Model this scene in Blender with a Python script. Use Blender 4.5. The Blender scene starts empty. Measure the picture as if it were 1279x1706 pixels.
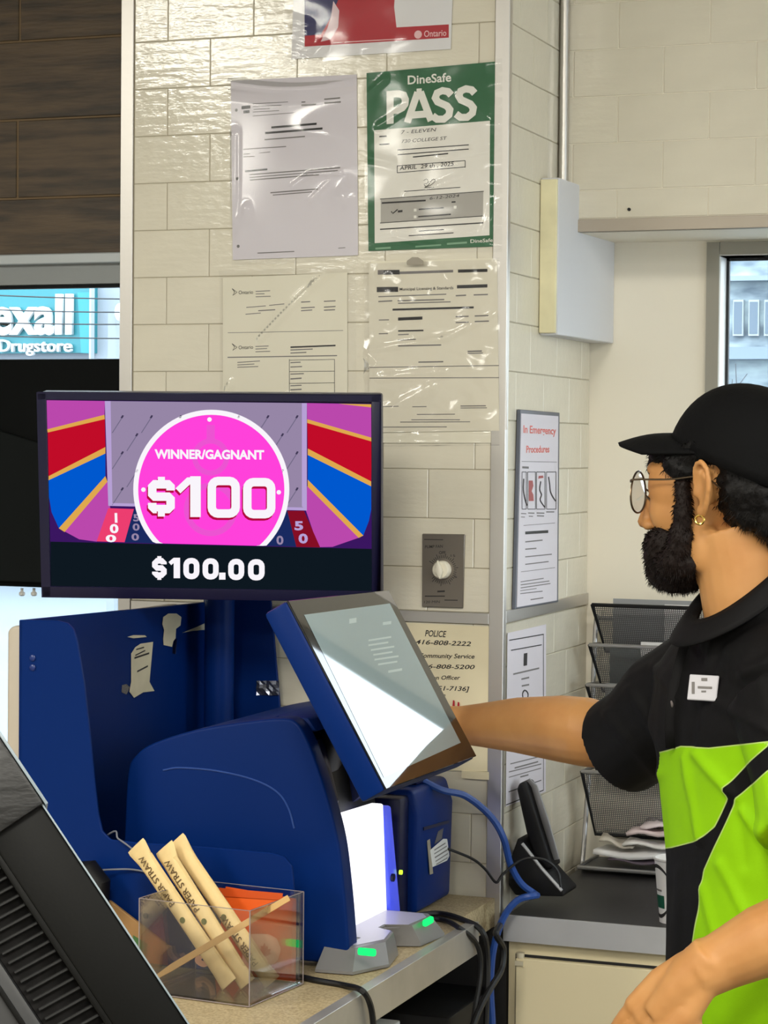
import bpy, bmesh, math, random
import numpy as np
from mathutils import Vector as V, Matrix, noise

random.seed(7)
scn = bpy.context.scene
COL = scn.collection

# ------------------------------------------------------------------ camera
F = 3800.0                       # focal length in pixels of the 1279x1706 frame
W = 0.671                        # width of the tiled pillar; its left front edge is x = 0, its front face y = 0
TH = math.radians(20.5)
CAM = V((W + 1.080, -3.424, 1.65))
TILT = math.atan((853 - 740) / F)
ROLL = 0.0093
_d0 = V((-math.sin(TH), math.cos(TH), 0)); _r0 = V((math.cos(TH), math.sin(TH), 0)); _u0 = V((0, 0, 1))
DV = _d0 * math.cos(TILT) - _u0 * math.sin(TILT)
_u = _u0 * math.cos(TILT) + _d0 * math.sin(TILT)
UV = _u * math.cos(ROLL) - _r0 * math.sin(ROLL)
RV = _r0 * math.cos(ROLL) + _u * math.sin(ROLL)
cam_data = bpy.data.cameras.new('camera'); cam = bpy.data.objects.new('camera', cam_data); COL.objects.link(cam)
m = Matrix.Identity(4)
for i in range(3):
    m[i][0] = RV[i]; m[i][1] = UV[i]; m[i][2] = -DV[i]; m[i][3] = CAM[i]
cam.matrix_world = m
cam_data.sensor_fit = 'HORIZONTAL'; cam_data.sensor_width = 36.0; cam_data.lens = F / 1279.0 * 36.0
cam_data.clip_start = 0.05; cam_data.clip_end = 300
scn.camera = cam

# ------------------------------------------------------------------ world, exposure
wd = bpy.data.worlds.new('overcast_sky'); scn.world = wd; wd.use_nodes = True
bg = wd.node_tree.nodes['Background']; bg.inputs[0].default_value = (0.80, 0.91, 1.0, 1); bg.inputs[1].default_value = 7.0
scn.view_settings.view_transform = 'Standard'; scn.view_settings.look = 'None'
scn.view_settings.exposure = 0.0; scn.view_settings.gamma = 1.0; scn.view_settings.use_curve_mapping = False
CEIL = 2.9
PANEL_WATTS = 49.0
PANELS = [(-1.15, -2.85), (1.1, -2.9), (-1.86, -5.5), (1.1, -5.4), (3.1, -2.6), (3.1, -5.2)]

# ------------------------------------------------------------------ helpers
def ray(px, py): return DV + RV * ((px - 639.5) / F) - UV * ((py - 853) / F)
def dep(px, py, z): return CAM + ray(px, py) * z
def on(px, py, ax, val):
    v = ray(px, py); i = 'xyz'.index(ax); return CAM + v * ((val - CAM[i]) / v[i])
def onp(px, py, p, n):
    v = ray(px, py); return CAM + v * ((p - CAM).dot(n) / v.dot(n))
def proj(p):
    q = p - CAM; z = q.dot(DV); return 639.5 + F * q.dot(RV) / z, 853 - F * q.dot(UV) / z
def lin(c): return tuple((x / 255 / 12.92 if x / 255 <= .04045 else ((x / 255 + .055) / 1.055) ** 2.4) for x in c)

MATS = {}
def mat(name, rgb, rough=.5, metal=0., spec=.5, emit=0., alpha=None, bump=0., bscale=60., vary=0., vscale=8., stretch=None, coat=0., ior=None, rgb2=None):
    if name in MATS: return MATS[name]
    m = bpy.data.materials.new(name); m.use_nodes = True; nt = m.node_tree; N = nt.nodes; L = nt.links
    b = N['Principled BSDF']; c = lin(rgb)
    b.inputs['Base Color'].default_value = (*c, 1); b.inputs['Roughness'].default_value = rough
    b.inputs['Metallic'].default_value = metal; b.inputs['Specular IOR Level'].default_value = spec
    if ior: b.inputs['IOR'].default_value = ior
    if coat: b.inputs['Coat Weight'].default_value = coat
    if emit:
        b.inputs['Emission Color'].default_value = (*c, 1); b.inputs['Emission Strength'].default_value = emit
    if bump or vary:
        tc = N.new('ShaderNodeTexCoord'); mp = N.new('ShaderNodeMapping'); L.new(tc.outputs['Object'], mp.inputs[0])
        if stretch: mp.inputs['Scale'].default_value = stretch
    if vary:
        n = N.new('ShaderNodeTexNoise'); n.inputs['Scale'].default_value = vscale; n.inputs['Detail'].default_value = 5
        L.new(mp.outputs[0], n.inputs['Vector'])
        r = N.new('ShaderNodeValToRGB'); L.new(n.outputs['Fac'], r.inputs[0])
        c2 = lin(rgb2) if rgb2 else tuple(x * (1 - vary) for x in c)
        r.color_ramp.elements[0].position = .35; r.color_ramp.elements[1].position = .65
        r.color_ramp.elements[0].color = (*c2, 1); r.color_ramp.elements[1].color = (*c, 1)
        L.new(r.outputs[0], b.inputs['Base Color'])
    if bump:
        n = N.new('ShaderNodeTexNoise'); n.inputs['Scale'].default_value = bscale; n.inputs['Detail'].default_value = 4
        L.new(mp.outputs[0], n.inputs['Vector'])
        bp = N.new('ShaderNodeBump'); bp.inputs['Strength'].default_value = min(1, bump); bp.inputs['Distance'].default_value = .002
        L.new(n.outputs['Fac'], bp.inputs['Height']); L.new(bp.outputs[0], b.inputs['Normal'])
    MATS[name] = m; return m
def film(name, gloss=.12, tint=(1, 1, 1), rough=.06, edge=.6):
    """thin clear plastic or glass: see-through with a fresnel gloss"""
    if name in MATS: return MATS[name]
    m = bpy.data.materials.new(name); m.use_nodes = True; nt = m.node_tree; N = nt.nodes; L = nt.links
    N.remove(N['Principled BSDF']); o = N['Material Output']
    t = N.new('ShaderNodeBsdfTransparent'); t.inputs[0].default_value = (*tint, 1)
    g = N.new('ShaderNodeBsdfGlossy'); g.inputs['Roughness'].default_value = rough
    fr = N.new('ShaderNodeFresnel'); fr.inputs[0].default_value = 1.5
    ma = N.new('ShaderNodeMath'); ma.operation = 'MULTIPLY_ADD'; ma.inputs[1].default_value = edge; ma.inputs[2].default_value = gloss; ma.use_clamp = True
    L.new(fr.outputs[0], ma.inputs[0]); mx = N.new('ShaderNodeMixShader')
    L.new(ma.outputs[0], mx.inputs[0]); L.new(t.outputs[0], mx.inputs[1]); L.new(g.outputs[0], mx.inputs[2]); L.new(mx.outputs[0], o.inputs[0])
    MATS[name] = m; return m
def glow(name, rgb, s=1.0):
    if name in MATS: return MATS[name]
    m = bpy.data.materials.new(name); m.use_nodes = True; nt = m.node_tree; N = nt.nodes
    N.remove(N['Principled BSDF']); e = N.new('ShaderNodeEmission'); e.inputs[0].default_value = (*lin(rgb), 1); e.inputs[1].default_value = s
    nt.links.new(e.outputs[0], N['Material Output'].inputs[0]); MATS[name] = m; return m

def link(o, parent=None):
    COL.objects.link(o)
    if parent is not None:
        o.parent = parent
        if parent.type == 'EMPTY': o.matrix_parent_inverse = Matrix.Translation(-parent.location)
    return o
def thing(name, label, cat, loc=(0, 0, 0), group=None):
    o = bpy.data.objects.new(name, None); o.location = V(loc); o.empty_display_size = .05; COL.objects.link(o)
    o['label'] = label; o['category'] = cat
    if group: o['group'] = group
    return o
def tag(o, label, cat, group=None):
    o['label'] = label; o['category'] = cat
    if group: o['group'] = group
    return o
def struct(o): o['kind'] = 'structure'; return o

class MB:
    def __init__(s): s.v = []; s.f = []; s.mi = []; s.m = 0
    def add(s, vs, fs):
        k = len(s.v); s.v += [V(a) for a in vs]
        for f in fs: s.f.append([k + i for i in f]); s.mi.append(s.m)
        return s
    def box(s, a, b):
        (x0, y0, z0), (x1, y1, z1) = a, b
        return s.add([(x0, y0, z0), (x1, y0, z0), (x1, y1, z0), (x0, y1, z0), (x0, y0, z1), (x1, y0, z1), (x1, y1, z1), (x0, y1, z1)],
                     [(3, 2, 1, 0), (4, 5, 6, 7), (0, 1, 5, 4), (1, 2, 6, 5), (2, 3, 7, 6), (3, 0, 4, 7)])
    def obox(s, c, ex, ey, ez, hx, hy, hz):
        vs = [c + ex * (sx * hx) + ey * (sy * hy) + ez * (sz * hz) for sz in (-1, 1) for sx, sy in ((-1, -1), (1, -1), (1, 1), (-1, 1))]
        return s.add(vs, [(3, 2, 1, 0), (4, 5, 6, 7), (0, 1, 5, 4), (1, 2, 6, 5), (2, 3, 7, 6), (3, 0, 4, 7)])
    def poly(s, pts): return s.add(pts, [tuple(range(len(pts)))])
    def prism(s, pts, off):
        """closed outline pushed along off"""
        n = len(pts); off = V(off)
        return s.add([V(p) for p in pts] + [V(p) + off for p in pts],
                     [tuple(range(n))[::-1], tuple(range(n, 2 * n))] + [(i, (i + 1) % n, n + (i + 1) % n, n + i) for i in range(n)])
    def tube(s, path, r, n=8, cap=True, flat=1.0):
        path = [V(p) for p in path]; rs = r if isinstance(r, (list, tuple)) else [r] * len(path)
        k0 = len(s.v); up = None; vs = []
        for i, p in enumerate(path):
            t = (path[min(i + 1, len(path) - 1)] - path[max(i - 1, 0)]).normalized()
            if up is None: up = t.orthogonal().normalized()
            up = (up - t * up.dot(t)).normalized(); sd = t.cross(up)
            for j in range(n):
                a = 2 * math.pi * j / n; vs.append(p + up * (math.cos(a) * rs[i]) + sd * (math.sin(a) * rs[i] * flat))
        fs = [(i * n + j, i * n + (j + 1) % n, (i + 1) * n + (j + 1) % n, (i + 1) * n + j) for i in range(len(path) - 1) for j in range(n)]
        if cap: fs += [tuple(range(n))[::-1], tuple(range((len(path) - 1) * n, len(path) * n))]
        return s.add(vs, fs)
    def lathe(s, prof, c, ax=V((0, 0, 1)), n=24):
        """prof: (radius, height)"""
        c = V(c); a = V(ax).normalized(); e1 = a.orthogonal().normalized(); e2 = a.cross(e1)
        vs = [c + a * h + (e1 * math.cos(2 * math.pi * j / n) + e2 * math.sin(2 * math.pi * j / n)) * r for r, h in prof for j in range(n)]
        fs = [(i * n + j, i * n + (j + 1) % n, (i + 1) * n + (j + 1) % n, (i + 1) * n + j) for i in range(len(prof) - 1) for j in range(n)]
        fs += [tuple(range(n))[::-1], tuple(range((len(prof) - 1) * n, len(prof) * n))]
        return s.add(vs, fs)
    def ell(s, c, ax, rad, nu=20, nv=12):
        """ellipsoid: ax three unit vectors, rad three radii"""
        c = V(c); vs = []
        for i in range(nv + 1):
            th = math.pi * i / nv
            for j in range(nu):
                ph = 2 * math.pi * j / nu
                vs.append(c + ax[0] * (rad[0] * math.sin(th) * math.cos(ph)) + ax[1] * (rad[1] * math.sin(th) * math.sin(ph)) + ax[2] * (rad[2] * math.cos(th)))
        fs = [(i * nu + j, i * nu + (j + 1) % nu, (i + 1) * nu + (j + 1) % nu, (i + 1) * nu + j) for i in range(nv) for j in range(nu)]
        return s.add(vs, fs)
    def grid(s, pts):
        nr = len(pts); nc = len(pts[0])
        return s.add([p for row in pts for p in row], [(i * nc + j, i * nc + j + 1, (i + 1) * nc + j + 1, (i + 1) * nc + j) for i in range(nr - 1) for j in range(nc - 1)])
    def build(s, name, mats, parent=None, bevel=0., segs=2, smooth=True, ang=35, merge=True, normals=True):
        me = bpy.data.meshes.new(name); bm = bmesh.new()
        bv = [bm.verts.new(v) for v in s.v]
        for f, mi in zip(s.f, s.mi):
            try: fc = bm.faces.new([bv[i] for i in f]); fc.material_index = mi
            except ValueError: pass
        if merge: bmesh.ops.remove_doubles(bm, verts=bm.verts, dist=1e-6)
        if normals: bmesh.ops.recalc_face_normals(bm, faces=bm.faces)
        if bevel:
            es = [e for e in bm.edges if len(e.link_faces) == 2 and e.calc_face_angle(0) > math.radians(25)]
            bmesh.ops.bevel(bm, geom=es, offset=bevel, segments=segs, profile=.5, affect='EDGES', clamp_overlap=True)
        for e in bm.edges: e.smooth = not (len(e.link_faces) == 2 and e.calc_face_angle(0) > math.radians(ang))
        for f in bm.faces: f.smooth = smooth
        bm.to_mesh(me); bm.free()
        for mm in (mats if isinstance(mats, (list, tuple)) else [mats]): me.materials.append(mm)
        return link(bpy.data.objects.new(name, me), parent)

def bez(pts, n=8):
    """Catmull-Rom through pts"""
    p = [V(a) for a in pts]; p = [p[0] * 2 - p[1]] + p + [p[-1] * 2 - p[-2]]; out = []
    for i in range(1, len(p) - 2):
        for k in range(n):
            t = k / n
            out.append(.5 * ((2 * p[i]) + (p[i + 1] - p[i - 1]) * t + (2 * p[i - 1] - 5 * p[i] + 4 * p[i + 1] - p[i + 2]) * t * t + (3 * p[i] - p[i - 1] - 3 * p[i + 1] + p[i + 2]) * t ** 3))
    out.append(p[-2]); return out

def text(s, size, o, ex, ey, m, parent, name='lettering', bold=0., shear=0., align='CENTER', xs=1., depth=0., res=3, space=1.):
    """flat lettering: o is the point the text is aligned on (baseline middle), ex/ey unit vectors, size = height of a capital"""
    cu = bpy.data.curves.new('t', 'FONT'); cu.body = s; cu.size = 1; cu.align_x = align; cu.offset = bold; cu.shear = shear; cu.resolution_u = res
    cu.extrude = depth / (size / .73) if depth else 0; cu.space_character = space
    ob = bpy.data.objects.new('t', cu); COL.objects.link(ob)
    dg = bpy.context.evaluated_depsgraph_get(); me = bpy.data.meshes.new_from_object(ob.evaluated_get(dg))
    bpy.data.objects.remove(ob); bpy.data.curves.remove(cu)
    k = size / .73; o = V(o); ez = ex.cross(ey)
    M = Matrix(((ex.x, ey.x, ez.x, 0), (ex.y, ey.y, ez.y, 0), (ex.z, ey.z, ez.z, 0), (0, 0, 0, 1)))
    me.transform(Matrix.Translation(o) @ M @ Matrix.Diagonal((k * xs, k, k, 1)))
    me.materials.clear(); me.materials.append(m); me.name = name
    return link(bpy.data.objects.new(name, me), parent)

def strokes(pl, T, paths, wpx, m, parent, off, name='lettering'):
    """thick even-stroked lettering drawn as flat ribbons with mitred corners; paths in pixels"""
    b = MB()
    for pi_, path in enumerate(paths):
        closed = path[0] == path[-1]; P = path[:-1] if closed else path; n = len(P); L_, R_ = [], []
        for i in range(n):
            p = P[i]; a = P[i - 1] if (closed or i) else None; c = P[(i + 1) % n] if (closed or i < n - 1) else None
            d1 = (V((p[0] - a[0], p[1] - a[1])).normalized() if a else None); d2 = (V((c[0] - p[0], c[1] - p[1])).normalized() if c else None)
            if d1 is None: d1 = d2
            if d2 is None: d2 = d1
            n1 = V((-d1.y, d1.x)); n2 = V((-d2.y, d2.x)); mn = (n1 + n2).normalized(); k = wpx / 2 / max(.4, mn.dot(n1))
            L_.append((p[0] + mn.x * k, p[1] + mn.y * k)); R_.append((p[0] - mn.x * k, p[1] - mn.y * k))
        for i in range(n if closed else n - 1):
            j = (i + 1) % n; b.poly([pl.at(*T(*q), off + pi_ * .00012 + i * .000006) for q in (L_[i], L_[j], R_[j], R_[i])])
    o = b.build(name, m, parent, smooth=False); o['kind'] = 'stuff'; return o
def bez2(p, n=4): return [(q.x, q.y) for q in bez([V((a[0], a[1], 0)) for a in p], n)]
def rrect(x0, y0, x1, y1, r, n=4):
    o = []
    for cx, cy, a0 in ((x1 - r, y0 + r, -90), (x1 - r, y1 - r, 0), (x0 + r, y1 - r, 90), (x0 + r, y0 + r, 180)):
        for i in range(n + 1): a = math.radians(a0 + 90 * i / n); o.append((cx + r * math.cos(a), cy + r * math.sin(a)))
    return o + [o[0]]
class Pl:
    """a plane that print and paper lie on; at() turns a pixel into a point of it, off = towards the viewer"""
    def __init__(s, p, n): s.p = V(p); s.n = V(n).normalized()
    def at(s, px, py, off=0.): return onp(px, py, s.p, s.n) + s.n * off
    def axes(s, a, b, off=0.):
        """unit axes along the pixel direction a->b"""
        ex = (s.at(*b) - s.at(*a)).normalized(); return ex, s.n.cross(ex).normalized()
FRONT = Pl((0, -.0005, 0), (0, -1, 0)); SIDE = Pl((W + .0005, 0, 0), (1, 0, 0))

def sheet(name, pl, quad, m, parent, off=.001, th=.0006):
    return MB().prism([pl.at(*q, off) for q in quad], pl.n * th).build(name, m, parent, smooth=False)
def lines(pl, segs, T, m, parent, off, name='printed_lines', th=3.0):
    """rows of fine print too small to read: thin flat bars"""
    b = MB()
    for sg in segs:
        x0, y0, x1, y1 = sg[:4]; t = sg[4] if len(sg) > 4 else th
        b.poly([pl.at(*T(x0, y0 + t / 2), off), pl.at(*T(x1, y1 + t / 2), off), pl.at(*T(x1, y1 - t / 2), off), pl.at(*T(x0, y0 - t / 2), off)])
    o = b.build(name, m, parent, smooth=False); o['kind'] = 'stuff'; return o
def words(pl, T, s, a, b, hpx, m, parent, off, **k):
    """lettering whose baseline middle lies between pixels a and b; hpx = capital height in the same pixels"""
    A = pl.at(*T(*a), off); B = pl.at(*T(*b), off); ex = (B - A).normalized(); ey = pl.n.cross(ex).normalized()
    mid = (A + B) / 2; h = (pl.at(*T((a[0] + b[0]) / 2, (a[1] + b[1]) / 2 - hpx), off) - mid).length
    wanted = (B - A).length
    o = text(s, h, mid, ex, ey, m, parent, **k)
    xs = [(v.co - mid).dot(ex) for v in o.data.vertices]; w = max(xs) - min(xs); c = (max(xs) + min(xs)) / 2
    for v in o.data.vertices:
        q = (v.co - mid).dot(ex); v.co += ex * ((q - c) * wanted / w - q)
    return o
def sleeve(name, pl, quad, m, parent, off, nx, ny, fn, T=lambda x, y: (x, y)):
    """clear plastic laid over a paper, wrinkled by fn(s,t) metres"""
    q = [pl.at(*T(*a)) for a in quad]; rows = []
    for i in range(ny + 1):
        t = i / ny; row = []
        for j in range(nx + 1):
            s = j / nx; p = (q[0] * (1 - s) + q[1] * s) * (1 - t) + (q[3] * (1 - s) + q[2] * s) * t
            row.append(p + pl.n * (off + fn(s, t)))
        rows.append(row)
    return MB().grid(rows).build(name, m, parent, merge=False, normals=False, ang=180)
def remesh(ob, vox, it=6, fac=.5):
    r = ob.modifiers.new('r', 'REMESH'); r.mode = 'VOXEL'; r.voxel_size = vox
    s = ob.modifiers.new('s', 'SMOOTH'); s.iterations = it; s.factor = fac
    dg = bpy.context.evaluated_depsgraph_get(); dg.update()
    me = bpy.data.meshes.new_from_object(ob.evaluated_get(dg)); old = ob.data; mats = list(old.materials)
    ob.modifiers.clear(); ob.data = me; bpy.data.meshes.remove(old)
    if not me.materials:
        for q in mats: me.materials.append(q)
    me.polygons.foreach_set('use_smooth', [True] * len(me.polygons))
    return ob
X, Y, Z = V((1, 0, 0)), V((0, 1, 0)), V((0, 0, 1))

# ------------------------------------------------------------------ materials
M_tile = mat('cream glazed tile', (220, 213, 194), .1, bump=.35, bscale=38, stretch=(1, 1, 2.2), vary=.05, vscale=9)
M_grout = mat('grey grout', (170, 162, 142), .9)
M_alu = mat('brushed aluminium', (196, 192, 186), .38, .85, bump=.05, bscale=200)
M_wood = mat('dark wood-look plank', (98, 80, 58), .45, bump=.5, bscale=22, stretch=(1, 1, 9), vary=.55, vscale=7, rgb2=(62, 51, 38))
M_paint = mat('cream paint', (238, 231, 214), .7, vary=.04, vscale=3)
M_yellow = mat('raw yellowed board', (236, 228, 188), .8, vary=.15, vscale=14)
M_white = mat('white wall paint', (214, 214, 212), .8)
M_ceil = mat('ceiling tile white', (205, 203, 198), .9)
M_floor = mat('grey floor tile', (92, 88, 82), .5, vary=.2, vscale=3)
M_paper = mat('white paper', (226, 224, 224), .75)
M_paperw = mat('cream paper', (226, 220, 200), .75)
M_ink = mat('black ink', (42, 40, 40), .7)
M_inkg = mat('grey print', (118, 114, 112), .8)
M_green = mat('sign green', (20, 92, 50), .5)
M_red = mat('poster red', (176, 26, 40), .5)
M_navyp = mat('poster navy', (44, 44, 92), .5)
M_film = film('clear plastic film', .01, (.97, .97, .97), .10, .55)
M_glass = film('window glass', .01, (.97, .98, .98), .01, .6)
M_acryl = film('clear acrylic', .015, (.965, .965, .97), .03, .7)
M_blue = mat('terminal blue plastic', (3, 36, 98), .42, bump=.03, bscale=400, spec=.10)
M_navy = mat('terminal navy plastic', (15, 20, 54), .38, spec=.3)
M_blk = mat('black plastic', (13, 13, 14), .45, spec=.3)
M_blkr = mat('rubber black', (13, 13, 15), .55, spec=.3)
M_lam = mat('speckled beige laminate', (196, 178, 140), .5, vary=.3, vscale=300, rgb2=(158, 138, 102))
M_ctop = mat('charcoal laminate', (52, 50, 50), .45, vary=.15, vscale=60)
M_cab = mat('cream cabinet laminate', (230, 216, 178), .5)
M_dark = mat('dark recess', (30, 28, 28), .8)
M_silver = mat('silver plastic', (176, 176, 178), .35, .3)
M_wire = mat('silver wire', (160, 158, 156), .35, .7)
M_straw = mat('kraft paper wrap', (232, 204, 146), .75, vary=.12, vscale=40)
M_stick = mat('birch stir stick', (214, 172, 110), .7, vary=.15, vscale=30)
M_orange = mat('orange card', (226, 92, 22), .5)
M_skin = None
M_cable = mat('blue cable jacket', (34, 74, 150), .45)
M_bcable = mat('black cable jacket', (16, 16, 18), .5)

# ------------------------------------------------------------------ room shell
struct(MB().box((-4, -7, -.1), (4.5, .5, 0)).build('floor', M_floor))
struct(MB().box((-4, -7, CEIL), (4.5, .7, CEIL + .1)).build('ceiling', M_ceil))
struct(MB().box((-4.1, -7, 0), (-4, .7, CEIL)).build('wall_left', M_white))
struct(MB().box((4.5, -7, 0), (4.6, .7, .95)).box((4.5, -7, 2.35), (4.6, .7, CEIL)).box((4.5, -7, .95), (4.6, -1.9, 2.35)).box((4.5, -.1, .95), (4.6, .7, 2.35)).build('wall_right', M_white))
struct(MB().box((-4.1, -7.1, 0), (4.6, -7, CEIL)).build('wall_rear', M_white))
# outer wall left of the pillar: planked above the window, plain below it
wl = struct(MB().box((-4, .4985, 2.012), (0, .62, CEIL)).box((-4, .5, 0), (0, .62, .75)).box((-4, .5, .75), (-3.2, .62, 2.012)).build('wall_window', mat('brown grout', (124, 104, 78), .9)))
PZ = [2.008, 2.118 + .003, 2.273, 2.425, 2.577, 2.729, 2.88]
for k in range(6):
    j0 = (-.94, on(29, 260, 'y', .497).x, -.98, on(33, 30, 'y', .497).x, -.95, -.5)[k]
    cuts = [-2.2, j0 - .95, j0]
    cuts = [c for c in cuts if c < -.02] + [-.001]
    for a, b in zip(cuts[:-1], cuts[1:]):
        if b - a < .03: continue
        MB().box((a + .0016, .497, PZ[k] + .0016), (b - .0016, .513, PZ[k + 1] - .0016)).build('plank', M_wood, wl, bevel=.0016, segs=1, smooth=False)
# pillar core and its glazed tiles
pil = struct(MB().box((.002, .0014, 0), (W - .0014, .62, CEIL)).build('wall_pillar', M_grout))
TILE = {}
def tile(w, h, t=.007):
    key = (round(w, 4), round(h, 4))
    if key not in TILE:
        o = MB().box((0, 0, 0), (w, t, h)).build('tile', M_tile, None, bevel=.0009, segs=1)
        TILE[key] = o.data; bpy.data.objects.remove(o)
    return TILE[key]
def tiled(parent, org, ex, u0, u1, z0, z1, joints, zrow, skip=None):
    """running-bond 3x6 tiles on a vertical face; org = point of the face, ex = direction along it, the face's outside is ex x z"""
    p, hrow = .1545, .078; g = .0006
    ny = ex.cross(Z)                     # outward
    k0 = math.floor((z0 - zrow) / hrow)
    for k in range(k0, math.ceil((z1 - zrow) / hrow)):
        a = max(z0, zrow + k * hrow); b = min(z1, zrow + (k + 1) * hrow)
        if b - a < .004: continue
        j = joints + (p / 2 if k % 2 else 0)
        i = math.floor((u0 - j) / p)
        while j + i * p < u1:
            s = max(u0, j + i * p); e = min(u1, j + (i + 1) * p); i += 1
            if e - s < .004: continue
            o = bpy.data.objects.new('tile', tile(e - s - 2 * g, b - a - 2 * g)); link(o, parent)
            o.matrix_world = Matrix(((ex.x, -ny.x, 0, org.x + ex.x * (s + g)), (ex.y, -ny.y, 0, org.y + ex.y * (s + g)), (0, 0, 1, a + g), (0, 0, 0, 1)))
            o.matrix_basis = o.matrix_world.copy()
ZR = 2.313
STRIP = (1.367, 1.385)
tiled(pil, V((0, 0, 0)), X, .021, .650, .80, STRIP[0], .0820, ZR)
tiled(pil, V((0, 0, 0)), X, .021, .650, STRIP[1], CEIL, .0820, ZR)
tiled(pil, V((W, 0, 0)), Y, .012, .50, .80, STRIP[0], .06, ZR)
tiled(pil, V((W, 0, 0)), Y, .012, .50, STRIP[1], CEIL, .06, ZR)
def trim(n, b, m=M_alu, bevel=.0008): return struct(b.build('trim_%d' % n, m, None, bevel=bevel, segs=1))
trim(1, MB().box((-.003, -.003, .75), (.020, .010, CEIL)))
trim(2, MB().prism([(.6500, -.003, .75), (W + .003, -.003, .75), (W + .003, .012, .75), (W + .0002, .012, .75), (W + .0002, .0002, .75), (.650, .0002, .75)], (0, 0, CEIL - .75)))
trim(3, MB().box((.021, -.003, STRIP[0]), (.650, .004, STRIP[1])))
trim(4, MB().box((W - .004, .012, STRIP[0] + .002), (W + .003, .50, STRIP[1] + .004)))
# outer wall right of the pillar, with the alcove and its window
wr = struct(MB().box((W - .006, .5, 0), (.880, .62, 2.2)).box((.880, .5, 0), (4.5, .62, 1.372)).box((2.7, .5, 1.372), (4.5, .62, 2.2)).box((.880, .5, 2.006), (2.7, .62, 2.2)).build('wall_alcove', M_paint))
wu = struct(MB().box((W - .001, .2944, 2.009), (4.5, .62, CEIL)).build('wall_bulkhead', M_paint))
tiled(wu, V((W, .293, 0)), X, .0, 2.4, 2.031, CEIL, .1, ZR)
trim(5, MB().box((.7005, .288, 2.009), (2.6, .302, 2.030)), mat('dull aluminium', (170, 160, 146), .5, .5))
trim(6, MB().tube([(W + .0095, .2835, 2.09), (W + .0095, .2835, CEIL)], .0078, 12), M_alu, 0)
duct = struct(MB().prism([(W + .0005, .186, 1.832), (W + .031, .186, 1.832), (W + .043, .499, 1.832), (W + .0005, .499, 1.832)], (0, 0, .257)).build('wall_duct', mat('grey-white paint', (212, 212, 214), .6), bevel=.0015, segs=1))
MB().box((W + .0008, .180, 1.835), (W + .029, .186, 2.086)).build('end_board', M_yellow, duct, bevel=.001, segs=1)
tag(MB().lathe([(.0028, 0), (.0028, .003)], on(1048, 349, 'y', .2925), V((0, -1, 0)), 10).build('screw', M_blk), 'tiny black screw in the cream tile above the alcove', 'screw')

# ------------------------------------------------------------------ windows
M_frame = mat('window frame grey', (150, 154, 154), .45, .3)
M_framel = mat('window frame light', (196, 202, 204), .45, .3)
M_seal = mat('rubber seal', (28, 32, 36), .6)
def window(n, x0, x1, z0, z1, fw, y=.5, M_frame=M_frame):
    o = struct(MB().box((x0, y + .004, z0), (x1, y + .05, z0 + fw)).box((x0, y + .004, z1 - fw), (x1, y + .05, z1)).box((x0, y + .004, z0 + fw), (x0 + fw, y + .05, z1 - fw)).box((x1 - fw, y + .004, z0 + fw), (x1, y + .05, z1 - fw)).build('window_%d' % n, M_frame, None, bevel=.002, segs=1))
    a = fw; s = .006
    MB().box((x0 + a, y + .03, z0 + a), (x1 - a, y + .045, z0 + a + s)).box((x0 + a, y + .03, z1 - a - s), (x1 - a, y + .045, z1 - a)).box((x0 + a, y + .03, z0 + a), (x0 + a + s, y + .045, z1 - a)).box((x1 - a - s, y + .03, z0 + a), (x1 - a, y + .045, z1 - a)).build('seal', M_seal, o)
    MB().box((x0 + a + .001, y + .036, z0 + a + .001), (x1 - a - .001, y + .040, z1 - a - .001)).build('pane', M_glass, o)
    return o
w1 = window(1, -3.2, -.003, .75, 2.012, .058)
MB().box((-3.2, .488, 1.992), (-.003, .506, 2.012)).build('head_trim', M_framel, w1, bevel=.002, segs=1)
M_sill = mat('white window frame', (222, 222, 218), .5)
def window2(x0, x1, z0, z1, fw):
    ya, yb = .497, .556
    o = struct(MB().box((x0, ya, z0), (x1, yb, z0 + fw)).box((x0, ya, z1 - fw), (x1, yb, z1)).box((x0, ya, z0 + fw), (x0 + fw, yb, z1 - fw)).box((x1 - fw, ya, z0 + fw), (x1, yb, z1 - fw)).build('window_2', M_sill, None, bevel=.0015, segs=1))
    MB().box((x0, ya - .003, z0), (x0 + fw - .002, ya - .0002, z1)).build('inner_cover', mat('grey window cover', (150, 146, 134), .6), o)
    MB().box((x0 + fw, ya - .003, z1 - fw + .002), (x1, ya - .0002, z1)).build('head_cover', mat('grey window cover', (150, 146, 134), .6), o)
    a = fw; q = .005
    MB().box((x0 + a, yb - .010, z0 + a), (x1 - a, yb, z0 + a + q)).box((x0 + a, yb - .010, z1 - a - q), (x1 - a, yb, z1 - a)).box((x0 + a, yb - .010, z0 + a), (x0 + a + q, yb, z1 - a)).box((x1 - a - q, yb - .010, z0 + a), (x1 - a, yb, z1 - a)).build('seal', M_seal, o)
    MB().box((x0 + a + .001, yb - .007, z0 + a + .001), (x1 - a - .001, yb - .003, z1 - a - .001)).build('pane', M_glass, o)
    return o
w2 = window2(.880, 2.7, 1.372, 2.006, .024)
fw3 = .05
w3 = struct(MB().box((4.51, -1.9, .95), (4.56, -.1, .95 + fw3)).box((4.51, -1.9, 2.35 - fw3), (4.56, -.1, 2.35)).box((4.51, -1.9, 1.0), (4.56, -1.85, 2.3)).box((4.51, -.15, 1.0), (4.56, -.1, 2.3)).build('window_3', M_frame))  # window out of view, added to bring cool daylight onto right-facing surfaces
MB().box((4.53, -1.85, 1.0), (4.536, -.15, 2.3)).build('pane', M_glass, w3)

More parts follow.
